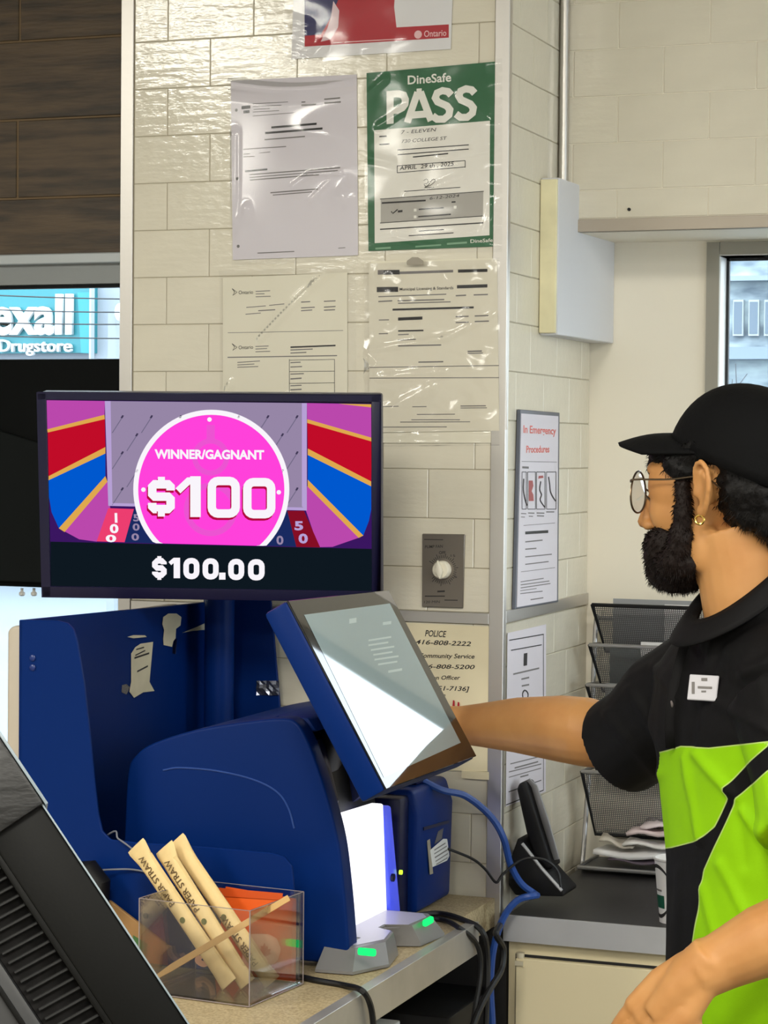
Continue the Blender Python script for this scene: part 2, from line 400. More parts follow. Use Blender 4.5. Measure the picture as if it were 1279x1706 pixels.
# ------------------------------------------------------------------ outside
struct(MB().box((-60, .7, -.35), (60, 80, -.3)).build('ground', mat('pale road', (106, 116, 124), .8, vary=.1, vscale=.4)))
def wall_at(px0, px1, py0, py1, y):
    a = on(px0, py1, 'y', y); b = on(px1, py0, 'y', y); return a, b
a, b = wall_at(-420, 330, 452, 760, 24.0)
bl = thing('shop_building', 'shop across the street with teal sign seen through left window', 'building', (a.x, 24, -.3))
MB().box((a.x - 6, 24, -.3), (b.x + 2, 30, b.z)).build('facade', mat('pale facade', (136, 144, 152), .8, vary=.06, vscale=.6), bl)
SG = Pl((0, 23.8, 0), (0, -1, 0))
p = SG.at(-230, 590); q = SG.at(151, 470)
teal = mat('teal sign', (14, 112, 122), .4, vary=.06, vscale=1)
sgn = MB().box((p.x, 23.8, p.z), (q.x, 24.0, q.z)).build('sign_panel', teal, bl)
tealb = mat('bright teal', (20, 128, 140), .4)
MB().prism([SG.at(130, 487, .0), SG.at(151, 487, .0), SG.at(151, 589, .0), SG.at(136, 588, .0)], (0, -.02, 0)).build('sign_edge', tealb, sgn)
wht = mat('white sign letters', (200, 206, 208), .5)
ID = lambda x, y: (x, y)
words(SG, ID, 'Rexall', (-52, 556), (124, 555), 66, wht, sgn, .05, bold=.03, depth=.03)
words(SG, ID, 'Drugstore', (2, 586), (123, 586), 21, wht, sgn, .05, bold=.012, depth=.03)
MB().box((SG.at(160, 590).x, 23.6, -.3), (SG.at(163, 590).x, 23.7, b.z)).build('downpipe', mat('grey pipe', (150, 158, 164), .6), bl)
pp = on(192, 590, 'y', 15.0)
sl = thing('street_lamp', 'grey post with round white lamp beyond left window', 'lamp', (pp.x, 15, -.3))
MB().box((pp.x - .05, 14.95, -.3), (pp.x + .03, 15.05, on(190, 520, 'y', 15).z)).build('post', mat('grey post', (128, 136, 142), .6), sl)
MB().ell(on(199, 520, 'y', 14.9), (X, Y, Z), (.045, .04, .08), 14, 10).build('lamp_globe', mat('white globe', (226, 232, 236), .4), sl)
wv = thing('power_lines', 'thin dark overhead wires crossing in front of the teal sign', 'wires', on(0, 520, 'y', 14))
for y0, y1 in ((478, 492), (505, 512), (528, 531), (548, 556)):
    A = on(-300, y0 - 6, 'y', 14); B = on(420, y1 + 6, 'y', 14)
    MB().tube([A.lerp(B, t / 12) - Z * (.25 * (1 - (2 * t / 12 - 1) ** 2)) * .2 for t in range(13)], .006, 5).build('wire', M_seal, wv)
# beyond the right window
a, b = wall_at(1150, 1700, 395, 760, 20.0)
b2 = thing('brick_building', 'pale blue-grey building front seen through right window', 'building', (a.x, 20, -.3))
MB().box((a.x - .6, 20, -.3), (a.x + 8, 26, b.z)).build('facade', mat('blue-grey siding', (152, 166, 170), .7, vary=.5, vscale=2.2, stretch=(1, 1, 2.5), rgb2=(84, 98, 110)), b2)
for k in range(5):
    A = on(1222 + k * 26, 560, 'y', 19.99); B = on(1240 + k * 26, 500, 'y', 19.99)
    w_ = MB().box((A.x, 19.93, A.z), (B.x, 20.02, B.z)).build('window_unit', mat('far window frame', (150, 160, 164), .5), b2)
    MB().box((A.x + .012, 19.92, A.z + .02), (B.x - .012, 19.94, B.z - .02)).build('pane', mat('far pane', (74, 90, 104), .3), w_)
MB().box((a.x - .6, 19.8, on(1230, 470, 'y', 20).z), (a.x + 8, 20, on(1230, 462, 'y', 20).z)).build('cornice', mat('pale cornice', (120, 132, 140), .7), b2)
MB().box((a.x - .6, 19.7, on(1230, 600, 'y', 20).z), (a.x + 8, 20, on(1230, 580, 'y', 20).z)).build('awning', mat('slate awning', (108, 122, 134), .7), b2)
def bare_tree(px, py, y, h, sd, label):
    rnd = random.Random(sd); base = on(px, py, 'y', y); base.z = -.3
    t = thing('bare_tree', label, 'tree', base); mb = MB()
    def br(p, d, l, r, n):
        q = p + d * l; mb.tube([p, q], [r, r * .7], 5)
        if n:
            for _ in range(3):
                e = (d + V((rnd.uniform(-.8, .8), rnd.uniform(-.4, .4), rnd.uniform(-.1, .6)))).normalized(); br(p.lerp(q, rnd.uniform(.6, 1)), e, l * .62, r * .55, n - 1)
    br(base, Z, h * .55, .05, 4); o = mb.build('branches', mat('bare bark', (74, 78, 84), .9), t, normals=False)
    return t
bare_tree(1236, 600, 12.0, 2.3, 3, 'small leafless tree outside the right window')

# ------------------------------------------------------------------ ceiling lamps
M_lamp = glow('lit diffuser', (255, 244, 226), 7.0)
for i, (x, y) in enumerate(PANELS):
    t = thing('ceiling_panel_light', 'flat white ceiling light panel above the shop floor', 'ceiling light', (x, y, CEIL), 'ceiling light panels')
    MB().box((x - .31, y - .61, CEIL - .014), (x + .31, y - .585, CEIL)).box((x - .31, y + .585, CEIL - .014), (x + .31, y + .61, CEIL)).box((x - .31, y - .585, CEIL - .014), (x - .285, y + .585, CEIL)).box((x + .285, y - .585, CEIL - .014), (x + .31, y + .585, CEIL)).build('frame', M_white, t)
    MB().box((x - .285, y - .585, CEIL - .010), (x + .285, y + .585, CEIL - .002)).build('diffuser', M_lamp, t)
    ld = bpy.data.lights.new('panel_lamp', 'AREA'); ld.shape = 'RECTANGLE'; ld.size = .57; ld.size_y = 1.17; ld.energy = PANEL_WATTS; ld.color = (1.0, .985, .895)
    lo = bpy.data.objects.new('panel_lamp', ld); link(lo, t); lo.matrix_parent_inverse = Matrix.Identity(4); lo.location = (0, 0, -.016)

# ------------------------------------------------------------------ papers on the pillar
def crop(x0, y0, k): return lambda x, y: (x0 + x / k, y0 + y / k)
T2 = crop(360, 0, 2.558); T3 = crop(340, 400, 2.3685); T7 = crop(620, 640, 3.366); T8 = crop(640, 980, 3.366); T6 = crop(40, 640, 2.063)
def wob(seed, amp, fx=3., fy=4.):
    return lambda s, t: amp * (noise.noise(V((s * fx, t * fy, seed))) + .5 * noise.noise(V((s * fx * 2.7, t * fy * 2.7, seed + 5))) + 1.0)
def crease(s, t, ax, ay, bx, by, w, a):
    dx, dy = bx - ax, by - ay; L2 = dx * dx + dy * dy; k = max(0, min(1, ((s - ax) * dx + (t - ay) * dy) / L2))
    d = math.hypot(s - ax - k * dx, t - ay - k * dy); return a * math.exp(-(d / w) ** 2)
# red and blue poster at the top
t = thing('red_poster', 'red and navy poster with white lower margin at top of pillar', 'poster', FRONT.at(480, 105))
sh = sheet('poster_sheet', FRONT, [(486, 99), (751, 82), (760, -165), (494, -150)], M_paper, t)
pb = MB(); pb.poly([FRONT.at(*q, .0019) for q in [(508, 78), (748, 63), (748, 41), (661, 46), (657, 12), (665, -120), (508, -110)]]); pb.build('printed_red_area', M_red, sh, smooth=False)
pb = MB(); pb.poly([FRONT.at(*q, .0022) for q in [(508, 60), (535, 58), (553, 28), (566, -5), (570, -112), (508, -110)]]); pb.build('printed_navy_area', M_navyp, sh, smooth=False)
pb = MB(); pb.poly([FRONT.at(*q, .0025) for q in [(535, 70), (552, 66), (564, 45), (566, 18), (556, 2), (552, 30), (546, 48)]]); pb.build('printed_pale_shape', mat('pale print', (226, 200, 204), .5), sh, smooth=False)
words(FRONT, ID, 'Ontario', (707, 62), (744, 60), 11, mat('pale red print', (232, 190, 190), .6), sh, .0022, bold=.01)
pb = MB(); pb.lathe([(.0065, 0), (.0065, .0002)], FRONT.at(697, 58, .0021), -Y, 14); pb.build('printed_emblem', mat('pale red print', (232, 190, 190), .6), sh)
lines(FRONT, [(555, 72, 570, 71), (575, 70.5, 672, 65)], ID, mat('pale red print', (232, 190, 190), .6), sh, .0022, th=1.6)
def f_top(s, t):
    v = .003 + .0015 * noise.noise(V((s * 4, t * 5, 1)))
    for k in range(6): v += crease(s, t, .0, .70 + .05 * k, .16, .76 + .05 * k, .010, .004)
    v += crease(s, t, .16, .98, .24, .9, .02, .003) + crease(s, t, .5, .95, .62, .9, .012, .003); return v
sleeve('plastic_sleeve', FRONT, [(478, -160), (764, -176), (754, 84), (474, 109)], M_film, t, .002, 46, 46, f_top)
# white notice in sleeve
t = thing('white_notice', 'white printed notice in plastic sleeve left of green sign', 'notice', FRONT.at(388, 440))
sh = sheet('paper', FRONT, [T2(72, 1108), T2(606, 1088), T2(600, 318), T2(64, 345)], mat('cool white paper', (214, 208, 214), .75), t)
lines(FRONT, [(158, 443, 308, 435), (158, 455, 280, 449, 3), (162, 467, 230, 463, 3), (158, 478, 270, 472, 3), (158, 495, 335, 481), (365, 436, 382, 435, 5), (365, 450, 427, 445, 7), (462, 424, 530, 418, 6), (462, 440, 533, 435, 7),
   (118, 637, 300, 625, 4), (118, 658, 145, 656, 4), (118, 669, 165, 667, 4), (185, 653, 232, 648, 3), (207, 596, 380, 582, 5), (143, 745, 530, 715, 5), (143, 757, 520, 727, 4), (145, 768, 440, 745, 5), (233, 822, 435, 806, 5), (243, 832, 412, 818, 4), (178, 1079, 335, 1072, 4), (522, 1058, 552, 1056, 3)], T2, M_inkg, sh, .0019)
lines(FRONT, [(237, 544, 430, 528, 9), (210, 568, 455, 548, 9), (125, 731, 220, 722, 8), (110, 460, 148, 456, 14), (118, 478, 144, 476, 12)], T2, M_ink, sh, .0019, name='printed_heading')
for hx, hy in ((88, 470), (92, 762), (96, 1050)): MB().lathe([(.0026, 0), (.0026, .0002)], FRONT.at(*T2(hx, hy), .0018), -Y, 12).build('punched_hole', mat('hole shadow grey', (120, 118, 116), .8), sh)
def f_not(s, t):
    v = .003 + .0012 * noise.noise(V((s * 2, t * 2, 9)))
    v += .012 * math.exp(-((t - .035 - .05 * math.sin(s * 2.6)) / .035) ** 2) * (1 - s * .5)
    v += .007 * math.exp(-(((s - .78) / .22) ** 2 + ((t - .33) / .09) ** 2))
    v += .006 * math.exp(-(((s - .90) / .07) ** 2 + ((t - .67) / .07) ** 2))
    v += crease(s, t, .48, .60, .62, .54, .012, .003) + crease(s, t, .62, .54, .85, .53, .012, .003) + crease(s, t, .85, .53, .62, .68, .012, .003)
    v += crease(s, t, .03, .3, .02, .75, .03, .004) + crease(s, t, .12, .7, .06, .85, .03, .003); return v
sleeve('plastic_sleeve', FRONT, [T2(62, 335), T2(607, 305), T2(610, 1108), T2(72, 1135)], M_film, t, .002, 56, 80, f_not)
# green inspection sign
t = thing('green_pass_sign', 'green inspection sign reading PASS in clear sleeve', 'sign', FRONT.at(612, 417))
sh = sheet('sign_board', FRONT, [T2(650, 1070), T2(1200, 1050), T2(1203, 262), T2(642, 312)], M_green, t)
wp = MB().poly([FRONT.at(*T2(*q), .0019) for q in [(677, 1037), (1166, 1003), (1168, 515), (675, 556)]]).build('white_panel', mat('warm white print', (230, 226, 216), .6), sh, smooth=False)
M_signw = mat('sign white', (232, 230, 220), .6)
words(FRONT, T2, 'DineSafe', (818, 360), (1003, 347), 38, M_signw, sh, .0020, bold=.02)
Tp = lambda x, y: T2(x, y - (x - 728) * .078)
strokes(FRONT, Tp, [[(743, 530), (743, 404), (778, 404), (800, 412), (808, 432), (806, 452), (795, 466), (776, 474), (743, 474)], [(816, 530), (861, 404)], [(872, 404), (918, 530)], [(856, 404), (878, 404)], [(838, 500), (898, 500)],
  [(1004, 428), (990, 412), (966, 406), (944, 414), (936, 434), (946, 452), (985, 472), (998, 490), (994, 512), (972, 528), (944, 526), (924, 510)],
  [(1104, 428), (1090, 412), (1066, 406), (1044, 414), (1036, 434), (1046, 452), (1085, 472), (1098, 490), (1094, 512), (1072, 528), (1044, 526), (1024, 510)]], 30, M_signw, sh, .0022)
lines(FRONT, [(680, 1060, 745, 1056, 8), (850, 1052, 960, 1044, 7), (985, 1040, 1070, 1034, 8)], T2, mat('pale green print', (120, 160, 128), .6), sh, .0019)
words(FRONT, T2, 'DineSafe', (1085, 1036), (1180, 1031), 16, M_signw, sh, .0020, bold=.01)
lines(FRONT, [(697, 583, 728, 581, 6), (697, 617, 740, 614, 6), (775, 640, 1078, 618, 4), (775, 660, 1078, 636, 4), (840, 670, 990, 655, 5), (803, 816, 1042, 799, 3), (700, 978, 1140, 950, 5), (865, 985, 972, 979, 5), (822, 1005, 1013, 993, 4)], T2, M_ink, wp, .0022)
lines(FRONT, [(772, 708, 1063, 685, 3), (772, 737, 1064, 712, 3), (772, 722, 775, 722, 30), (1061, 700, 1064, 700, 30)], T2, M_ink, wp, .0022, name='printed_box')
words(FRONT, T2, '7 - ELEVEN', (790, 572), (940, 560), 16, M_ink, wp, .0022, shear=.2)
words(FRONT, T2, '730 COLLEGE ST', (792, 610), (985, 596), 15, M_ink, wp, .0022, shear=.2)
words(FRONT, T2, 'APRIL  29 th , 2025', (783, 726), (1015, 706), 17, M_ink, wp, .0022, shear=.15, bold=.01)
gb = MB().poly([FRONT.at(*T2(*q), .0022) for q in [(703, 950), (1138, 920), (1140, 818), (703, 850)]]).build('grey_result_box', mat('grey box print', (172, 168, 160), .6), wp, smooth=False)
lines(FRONT, [(708, 866, 895, 855, 7), (700, 849, 1142, 816, 3), (700, 951, 1140, 921, 3), (776, 902, 796, 900, 9), (865, 893, 972, 886, 6), (863, 924, 1002, 914, 6), (1005, 862, 1022, 861, 6)], T2, M_ink, gb, .0025)
words(FRONT, T2, '6-12-2024', (912, 852), (1038, 840), 13, M_ink, gb, .0025, shear=.2)
for qx, qy in ((850, 896), (850, 925), (1020, 884)): MB().lathe([(.0032, 0), (.0032, .0001)], FRONT.at(*T2(qx, qy), .0025), -Y, 4).build('tick_box', M_signw, gb)
MB().tube([FRONT.at(*T2(*q), .0025) for q in [(748, 902), (755, 910), (775, 893)]], .0009, 5).build('tick_mark', M_ink, gb)
MB().tube(bez([FRONT.at(*T2(*q), .0024) for q in [(886, 770), (900, 763), (905, 778), (888, 785), (900, 795), (925, 765), (935, 772), (915, 790), (890, 800), (930, 798)]], 5), .0004, 4).build('signature', M_ink, wp)
def f_pas(s, t):
    v = .0025 + .0018 * noise.noise(V((s * 3.5, t * 5, 21)))
    for (a, b, c, d) in ((.02, .12, .16, .04), (.0, .46, .2, .50), (.55, .5, .95, .47), (.1, .3, .3, .22), (.7, .15, .9, .3), (.3, .7, .7, .6), (.86, .9, .95, .7), (.2, .9, .5, .97)): v += crease(s, t, a, b, c, d, .014, .0025)
    v += .002 * max(0, s - .88) / .12 * math.sin(t * 60); return v
sleeve('plastic_sleeve', FRONT, [T2(632, 315), T2(1222, 250), T2(1222, 1075), T2(640, 1085)], M_film, t, .002, 60, 80, f_pas)
# licence sheet lower left
t = thing('licence_sheet', 'cream licence sheet in wrinkled sleeve partly behind the blue monitor', 'notice', FRONT.at(372, 660))
sh = sheet('paper', FRONT, [T3(75, 760), T3(566, 740), T3(566, 128), T3(75, 150)], M_paperw, t)
lines(FRONT, [(205, 203, 262, 200), (205, 213, 240, 212), (205, 224, 264, 222), (168, 266, 245, 260), (258, 258, 318, 252), (215, 279, 282, 275, 4), (165, 293, 225, 288), (384, 245, 420, 243, 4), (384, 268, 438, 265, 4), (384, 279, 428, 276, 4), (474, 242, 520, 240, 4), (474, 265, 520, 262, 4), (474, 277, 518, 275, 4),
   (95, 366, 550, 357, 2), (204, 420, 256, 418), (204, 430, 250, 428), (204, 441, 262, 439), (94, 463, 526, 456, 4), (342, 434, 430, 430, 4), (342, 446, 405, 443, 4), (133, 483, 222, 477), (133, 493, 200, 489), (133, 502, 215, 499), (342, 484, 382, 482, 4), (342, 501, 388, 499, 4), (342, 529, 395, 527, 4), (342, 548, 386, 545, 5), (342, 575, 386, 573, 4), (342, 591, 386, 589, 5)], T3, M_inkg, sh, .0019, th=3)
lines(FRONT, [(338, 474, 516, 471, 2), (338, 519, 516, 517, 2), (338, 566, 516, 563, 2), (338, 612, 516, 610, 2), (337, 540, 339, 540, 140), (515, 540, 517, 540, 140), (342, 423, 520, 416, 6)], T3, M_ink, sh, .0019, name='printed_table')
for yy in (214, 431):
    words(FRONT, T3, 'Ontario', (138, yy), (195, yy - 2), 15, M_ink, sh, .002)
    MB().tube([FRONT.at(*T3(*q), .002) for q in [(112, yy - 22), (132, yy - 8), (115, yy + 4), (122, yy - 10), (112, yy - 22)]], .0005, 4).build('printed_emblem', M_ink, sh)
def f_lic(s, t):
    v = .003 + .002 * noise.noise(V((s * 3, t * 4, 33)))
    v += crease(s, t, .3, .42, .7, .1, .018, .005) + crease(s, t, .7, .1, .85, .0, .02, .005) + crease(s, t, .0, .0, 1, .0, .02, .005) + crease(s, t, .02, .8, .08, .68, .02, .004) + crease(s, t, .25, .9, .5, .8, .04, .004); return v
sleeve('plastic_sleeve', FRONT, [T3(66, 122), T3(602, 104), T3(606, 760), T3(66, 775)], M_film, t, .002, 50, 60, f_lic)
# permit in wrinkled bag, lower right
t = thing('permit_sheet', 'permit sheet in crinkled plastic bag below the green sign', 'notice', FRONT.at(612, 745))
sh = sheet('paper', FRONT, [T3(655, 760), T3(1166, 752), T3(1158, 78), T3(652, 92)], mat('warm grey paper', (218, 211, 192), .75), t, off=.0026)
sheet('back_sheet', FRONT, [T3(660, 800), T3(1180, 800), T3(1182, 70), T3(660, 84)], M_paperw, t, off=.0008)
sheet('strip_sheet', FRONT, [T3(1150, 748), T3(1196, 748), T3(1186, 60), T3(1150, 62)], M_paper, t, off=.0016)
lines(FRONT, [(688, 128, 712, 127, 18), (774, 130, 985, 123, 10), (690, 224, 958, 214, 4), (690, 243, 745, 240, 5), (766, 240, 950, 235, 5), (768, 250, 975, 244, 4), (995, 220, 1036, 218, 5), (1066, 217, 1122, 215, 5), (692, 316, 732, 315, 4), (768, 374, 810, 372, 4), (995, 303, 1046, 301, 5), (1070, 300, 1124, 298, 5), (995, 326, 1046, 324, 5), (1070, 322, 1126, 320, 5), (692, 370, 728, 369, 4), (768, 395, 838, 392, 4), (768, 418, 938, 414, 5), (1042, 440, 1098, 438, 6), (1042, 448, 1102, 446, 4), (848, 482, 946, 480, 5), (655, 503, 1166, 495, 3), (655, 545, 1166, 543, 3), (700, 657, 770, 656, 3), (824, 658, 880, 657, 3), (1014, 655, 1114, 654, 4), (1014, 663, 1118, 662, 3), (842, 688, 992, 687, 3), (820, 709, 1012, 709, 3), (776, 718, 1052, 717, 3), (700, 738, 960, 737, 3)], T3, M_inkg, sh, .0036)
lines(FRONT, [(712, 128, 774, 127, 18), (1004, 123, 1120, 120, 12), (684, 196, 768, 195, 20), (1000, 185, 1120, 181, 13), (746, 275, 1066, 266, 8), (768, 312, 864, 308, 12), (768, 359, 868, 357, 6)], T3, M_ink, sh, .0036, name='printed_heading')
words(FRONT, T3, 'Municipal Licensing & Standards', (774, 200), (986, 194), 12, M_ink, sh, .0036, bold=.01)
def f_per(s, t):
    v = .004 + .003 * noise.noise(V((s * 4, t * 5, 51))) + .0012 * noise.noise(V((s * 11, t * 14, 52)))
    v += crease(s, t, .05, .47, .6, .42, .012, .004) + crease(s, t, .6, .42, .95, .3, .012, .004) + crease(s, t, .0, .5, .06, .56, .02, .006) + crease(s, t, .0, .62, .06, .56, .02, .006) + crease(s, t, .1, .62, .6, .6, .02, .003) + crease(s, t, .2, .8, .5, .68, .03, .004) + crease(s, t, 0, .94, 1, .95, .012, .003) + crease(s, t, 0, .98, 1, .985, .012, .004); return v
sleeve('plastic_bag', FRONT, [T3(636, 95), T3(1172, 72), T3(1172, 810), T3(640, 815)], M_film, t, .0034, 60, 80, f_per)
MB().grid([[FRONT.at(*T3(810 + 22 * j, 100 - 8 * i - (14 if 0 < j < 3 else 0) * (i / 2)), .012 + .002 * ((i + j) % 2)) for j in range(4)] for i in range(3)]).build('tape_scrap', mat('grey tape', (150, 142, 126), .4), t)
# spring-wound timer
t = thing('timer_switch', 'square metal wall timer with white pointer knob beside the blue monitor', 'timer', FRONT.at(740, 1012))
fp = MB().prism([FRONT.at(*T7(*q), .0005) for q in [(283, 1248), (512, 1256), (524, 842), (285, 838)]], (0, -.004, 0)).build('faceplate', mat('stainless plate', (132, 124, 114), .42, .7, bump=.1, bscale=120), t, bevel=.001, segs=1)
c = FRONT.at(*T7(400, 1040), .0045)
tk = MB()
for k in range(34):
    a = math.radians(-60 + k * 8.8); e = V((math.sin(a), 0, math.cos(a))); pq = V((-e.z, 0, e.x)); l1 = .0232 if k % 4 else .0262
    tk.obox(c + e * ((.0185 + l1) / 2), e, pq, -Y, (l1 - .0185) / 2, .0005, .0001)
tk.build('dial_marks', M_ink, fp)['kind'] = 'stuff'
words(FRONT, T7, 'OFF', (380, 952), (416, 952), 17, M_ink, fp, .0047, bold=.02)
words(FRONT, T7, 'PUMP FAN', (300, 920), (402, 916), 17, M_ink, fp, .0047, bold=.01, shear=.15)
words(FRONT, T7, '15', (445, 968), (470, 968), 14, M_ink, fp, .0047); words(FRONT, T7, '5', (462, 1086), (480, 1086), 14, M_ink, fp, .0047)
words(FRONT, T7, '120 MIN', (296, 1228), (385, 1226), 15, M_ink, fp, .0047, shear=.1)
lines(FRONT, [(296, 870, 402, 872, 4), (370, 1162, 412, 1160, 9), (300, 1188, 412, 1188, 6), (410, 1210, 484, 1211, 5)], T7, M_ink, fp, .0047)
kn = MB(); kn.lathe([(.0145, 0), (.0145, .010), (.0125, .013)], c, -Y, 28); kb = kn.build('knob', mat('ivory knob', (228, 222, 204), .4), t)
e = V((-.15, 0, 1)).normalized(); MB().prism([c - Y * .0132 + e * .0165, c - Y * .0132 + V((e.z, 0, -e.x)) * .006 - e * .002, c - Y * .0132 - e * .0145, c - Y * .0132 - V((e.z, 0, -e.x)) * .006 - e * .002], (0, -.009, 0)).build('pointer', mat('ivory knob', (228, 222, 204), .4), kb, bevel=.0015)
# handwritten phone list
M_note = mat('yellowed note paper', (232, 220, 186), .75, vary=.05, vscale=12)
t = thing('phone_list', 'cream handwritten phone list headed POLICE behind the touchscreen', 'note', FRONT.at(745, 1285))
sh = sheet('paper', FRONT, [(672, 1282), (816, 1285), (818, 1044), (672, 1037)], M_note, t)
NP = [('POLICE', (230, 268), (350, 274), 36), ('416-808-2222', (178, 312), (488, 324), 26), ('Community Service', (195, 388), (508, 394), 26), ('416-808-5200', (190, 448), (510, 453), 24), ('Division Officer', (190, 512), (428, 512), 24), ('416-551-7136]', (190, 570), (480, 576), 26), ('Vice', (290, 606), (345, 609), 22)]
for s_, a_, b_, h_ in NP: words(FRONT, T8, s_, a_, b_, h_, M_ink, sh, .0019, shear=.25, bold=.014)
for k, dx in enumerate((0, 8)):
    MB().prism([T for T in [FRONT.at(754 + dx, 1186, .003), FRONT.at(759 + dx, 1186, .003), FRONT.at(758 + dx, 1167 + 3 * k, .003), FRONT.at(756 + dx, 1166 + 3 * k, .003)]], (0, -.002, 0)).build('red_mark', M_red, sh)
MB().box(tuple(FRONT.at(770, 1296, .0)), tuple(FRONT.at(815, 1286, .004))).build('lower_flap', M_note, t)
# framed emergency sheet on the side face
t = thing('emergency_sheet', 'dark-framed emergency procedures sheet with red heading on side wall', 'notice', SIDE.at(890, 1010))
fr = MB().prism([SIDE.at(*T7(*q), .0005) for q in [(780, 1262), (1022, 1222), (1030, 160), (808, 142)]], (.006, 0, 0)).build('frame', mat('slate frame', (88, 92, 104), .4), t, bevel=.0008, segs=1)
sh = MB().prism([SIDE.at(*T7(*q), .0066) for q in [(787, 1250), (1012, 1212), (1020, 180), (812, 164)]], (.0006, 0, 0)).build('paper', mat('cool white paper', (214, 208, 214), .75), t, smooth=False)
rd = mat('faded red print', (222, 112, 100), .6)
words(SIDE, T7, 'In Emergency', (822, 272), (1005, 282), 42, rd, sh, .0076, bold=.02)
words(SIDE, T7, 'Procedures', (838, 384), (968, 382), 40, rd, sh, .0076, bold=.02)
lines(SIDE, [(812, 433, 1010, 437, 3), (815, 466, 852, 468, 12), (808, 725, 838, 726, 5), (808, 744, 830, 745, 4), (848, 722, 884, 723, 6), (852, 740, 876, 741, 5), (896, 722, 940, 723, 6), (898, 738, 938, 739, 6), (950, 716, 996, 716, 6), (822, 792, 1000, 778, 3), (832, 884, 930, 874, 7), (832, 925, 895, 920, 7), (832, 968, 982, 953, 6), (832, 1010, 964, 994, 6), (808, 1052, 1000, 1028, 3), (806, 1108, 936, 1088, 5), (806, 1125, 968, 1103, 5), (806, 1142, 974, 1117, 5), (804, 1158, 896, 1145, 4), (804, 1174, 930, 1160, 5), (862, 1208, 934, 1197, 6)], T7, M_inkg, sh, .0076)
lines(SIDE, [(832, 834, 962, 826, 16)], T7, M_ink, sh, .0076, name='printed_heading')
pc = MB()
for x0, x1 in ((814, 838), (846, 890), (896, 944), (952, 1006)):
    yt, yb = 492, 700
    for a_, b_, c_, d_ in ((x0, yt, x1, yt), (x0, yb, x1, yb)): pc.poly([SIDE.at(*T7(a_, b_ + 2), .0076), SIDE.at(*T7(c_, d_ + 2), .0076), SIDE.at(*T7(c_, d_ - 2), .0076), SIDE.at(*T7(a_, b_ - 2), .0076)])
    for xx in (x0, x1): pc.poly([SIDE.at(*T7(xx - 1.5, yb), .0076), SIDE.at(*T7(xx + 1.5, yb), .0076), SIDE.at(*T7(xx + 1.5, yt), .0076), SIDE.at(*T7(xx - 1.5, yt), .0076)])
pc.build('picture_boxes', M_ink, sh)
pr_ = MB(); pr_.poly([SIDE.at(*T7(*q), .0077) for q in [(852, 655), (880, 655), (878, 620), (868, 600), (878, 570), (874, 540), (852, 540)]]); pr_.poly([SIDE.at(*T7(*q), .0077) for q in [(905, 530), (935, 525), (932, 512), (908, 514)]]); pr_.build('red_pictogram', mat('dull red print', (160, 72, 70), .6), sh)
for path in ([(962, 520), (968, 560), (972, 600), (985, 630), (1002, 655)], [(918, 545), (912, 590), (922, 620), (915, 650), (940, 690)], [(822, 530), (820, 590), (828, 640), (840, 680)]):
    MB().tube(bez([SIDE.at(*T7(*q), .0078) for q in path], 4), .0016, 5, flat=.4).build('black_pictogram', mat('dark print', (70, 66, 68), .6), sh)
# lower notice on the side face
t = thing('bordered_notice', 'white bordered notice low on side wall behind the reaching arm', 'notice', SIDE.at(870, 1335))
sh = sheet('paper', SIDE, [T8(676, 1225), T8(900, 1140), T8(902, 202), T8(686, 252)], mat('cool white paper', (214, 208, 214), .75), t)
lines(SIDE, [(694, 292, 888, 258, 6), (704, 348, 876, 317, 6), (676, 1215, 886, 1132, 6), (690, 1142, 874, 1076, 5)], T8, M_ink, sh, .0019, name='printed_rules')
b_ = MB(); b_.poly([SIDE.at(*T8(*q), .0019) for q in [(885, 1134), (888, 1133), (888, 258), (885, 258)]]); b_.build('printed_border', M_ink, sh)
lines(SIDE, [(716, 482, 862, 448, 9), (762, 510, 806, 500, 9), (764, 548, 806, 540, 9), (700, 985, 860, 945, 6), (724, 1008, 856, 972, 8), (692, 1030, 874, 985, 6), (692, 1060, 874, 1008, 5), (756, 1058, 802, 1046, 8)], T8, M_inkg, sh, .0019)
b_ = MB(); b_.poly([SIDE.at(*T8(*q), .0019) for q in [(774, 436), (794, 432), (796, 362), (776, 366)]]); b_.build('printed_crest', M_ink, sh)
MB().tube(bez([SIDE.at(*T8(*q), .002) for q in [(772, 628), (768, 590), (782, 572), (798, 590), (796, 622)]], 4), .0012, 5).build('printed_ring', M_ink, sh)

# ------------------------------------------------------------------ left counter
CZ = .935
t = thing('service_counter', 'beige speckled counter with aluminium edge under the blue terminal', 'counter', (.3, -1.1, 0))
MB().prism([(-.15, -2.3, CZ - .045), (.693, -2.3, CZ - .045), (.693, -.19, CZ - .045), (.665, -.16, CZ - .045), (.665, -.004, CZ - .045), (-.15, -.004, CZ - .045)], (0, 0, .045)).build('worktop', M_lam, t)
MB().box((.6932, -2.3, CZ - .046), (.700, -.19, CZ + .0008)).box((.683, -2.3, CZ), (.700, -.19, CZ + .0014)).build('edge_band', mat('worn aluminium edge', (176, 172, 166), .35, .45, vary=.15, vscale=14), t, bevel=.0004, segs=1)
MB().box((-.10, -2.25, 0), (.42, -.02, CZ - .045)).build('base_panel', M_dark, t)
MB().box((-.10, -.019, 0), (.690, -.005, CZ - .046)).build('shade_panel', M_dark, t)  # dark sheet over the pillar tiles, standing in for under-counter shade
t = thing('shade_box', 'black box added for the dark under the counter', 'computer', (.55, -.14, 0))  # plain black box added to darken the space below the worktop
MB().box((.45, -.24, 0), (.672, -.03, .80)).build('case', M_blkr, t, bevel=.006)
for k in range(5): MB().box((.672, -.22, .70 - k * .03), (.6745, -.06, .708 - k * .03)).build('vent_slot', M_blk, t)
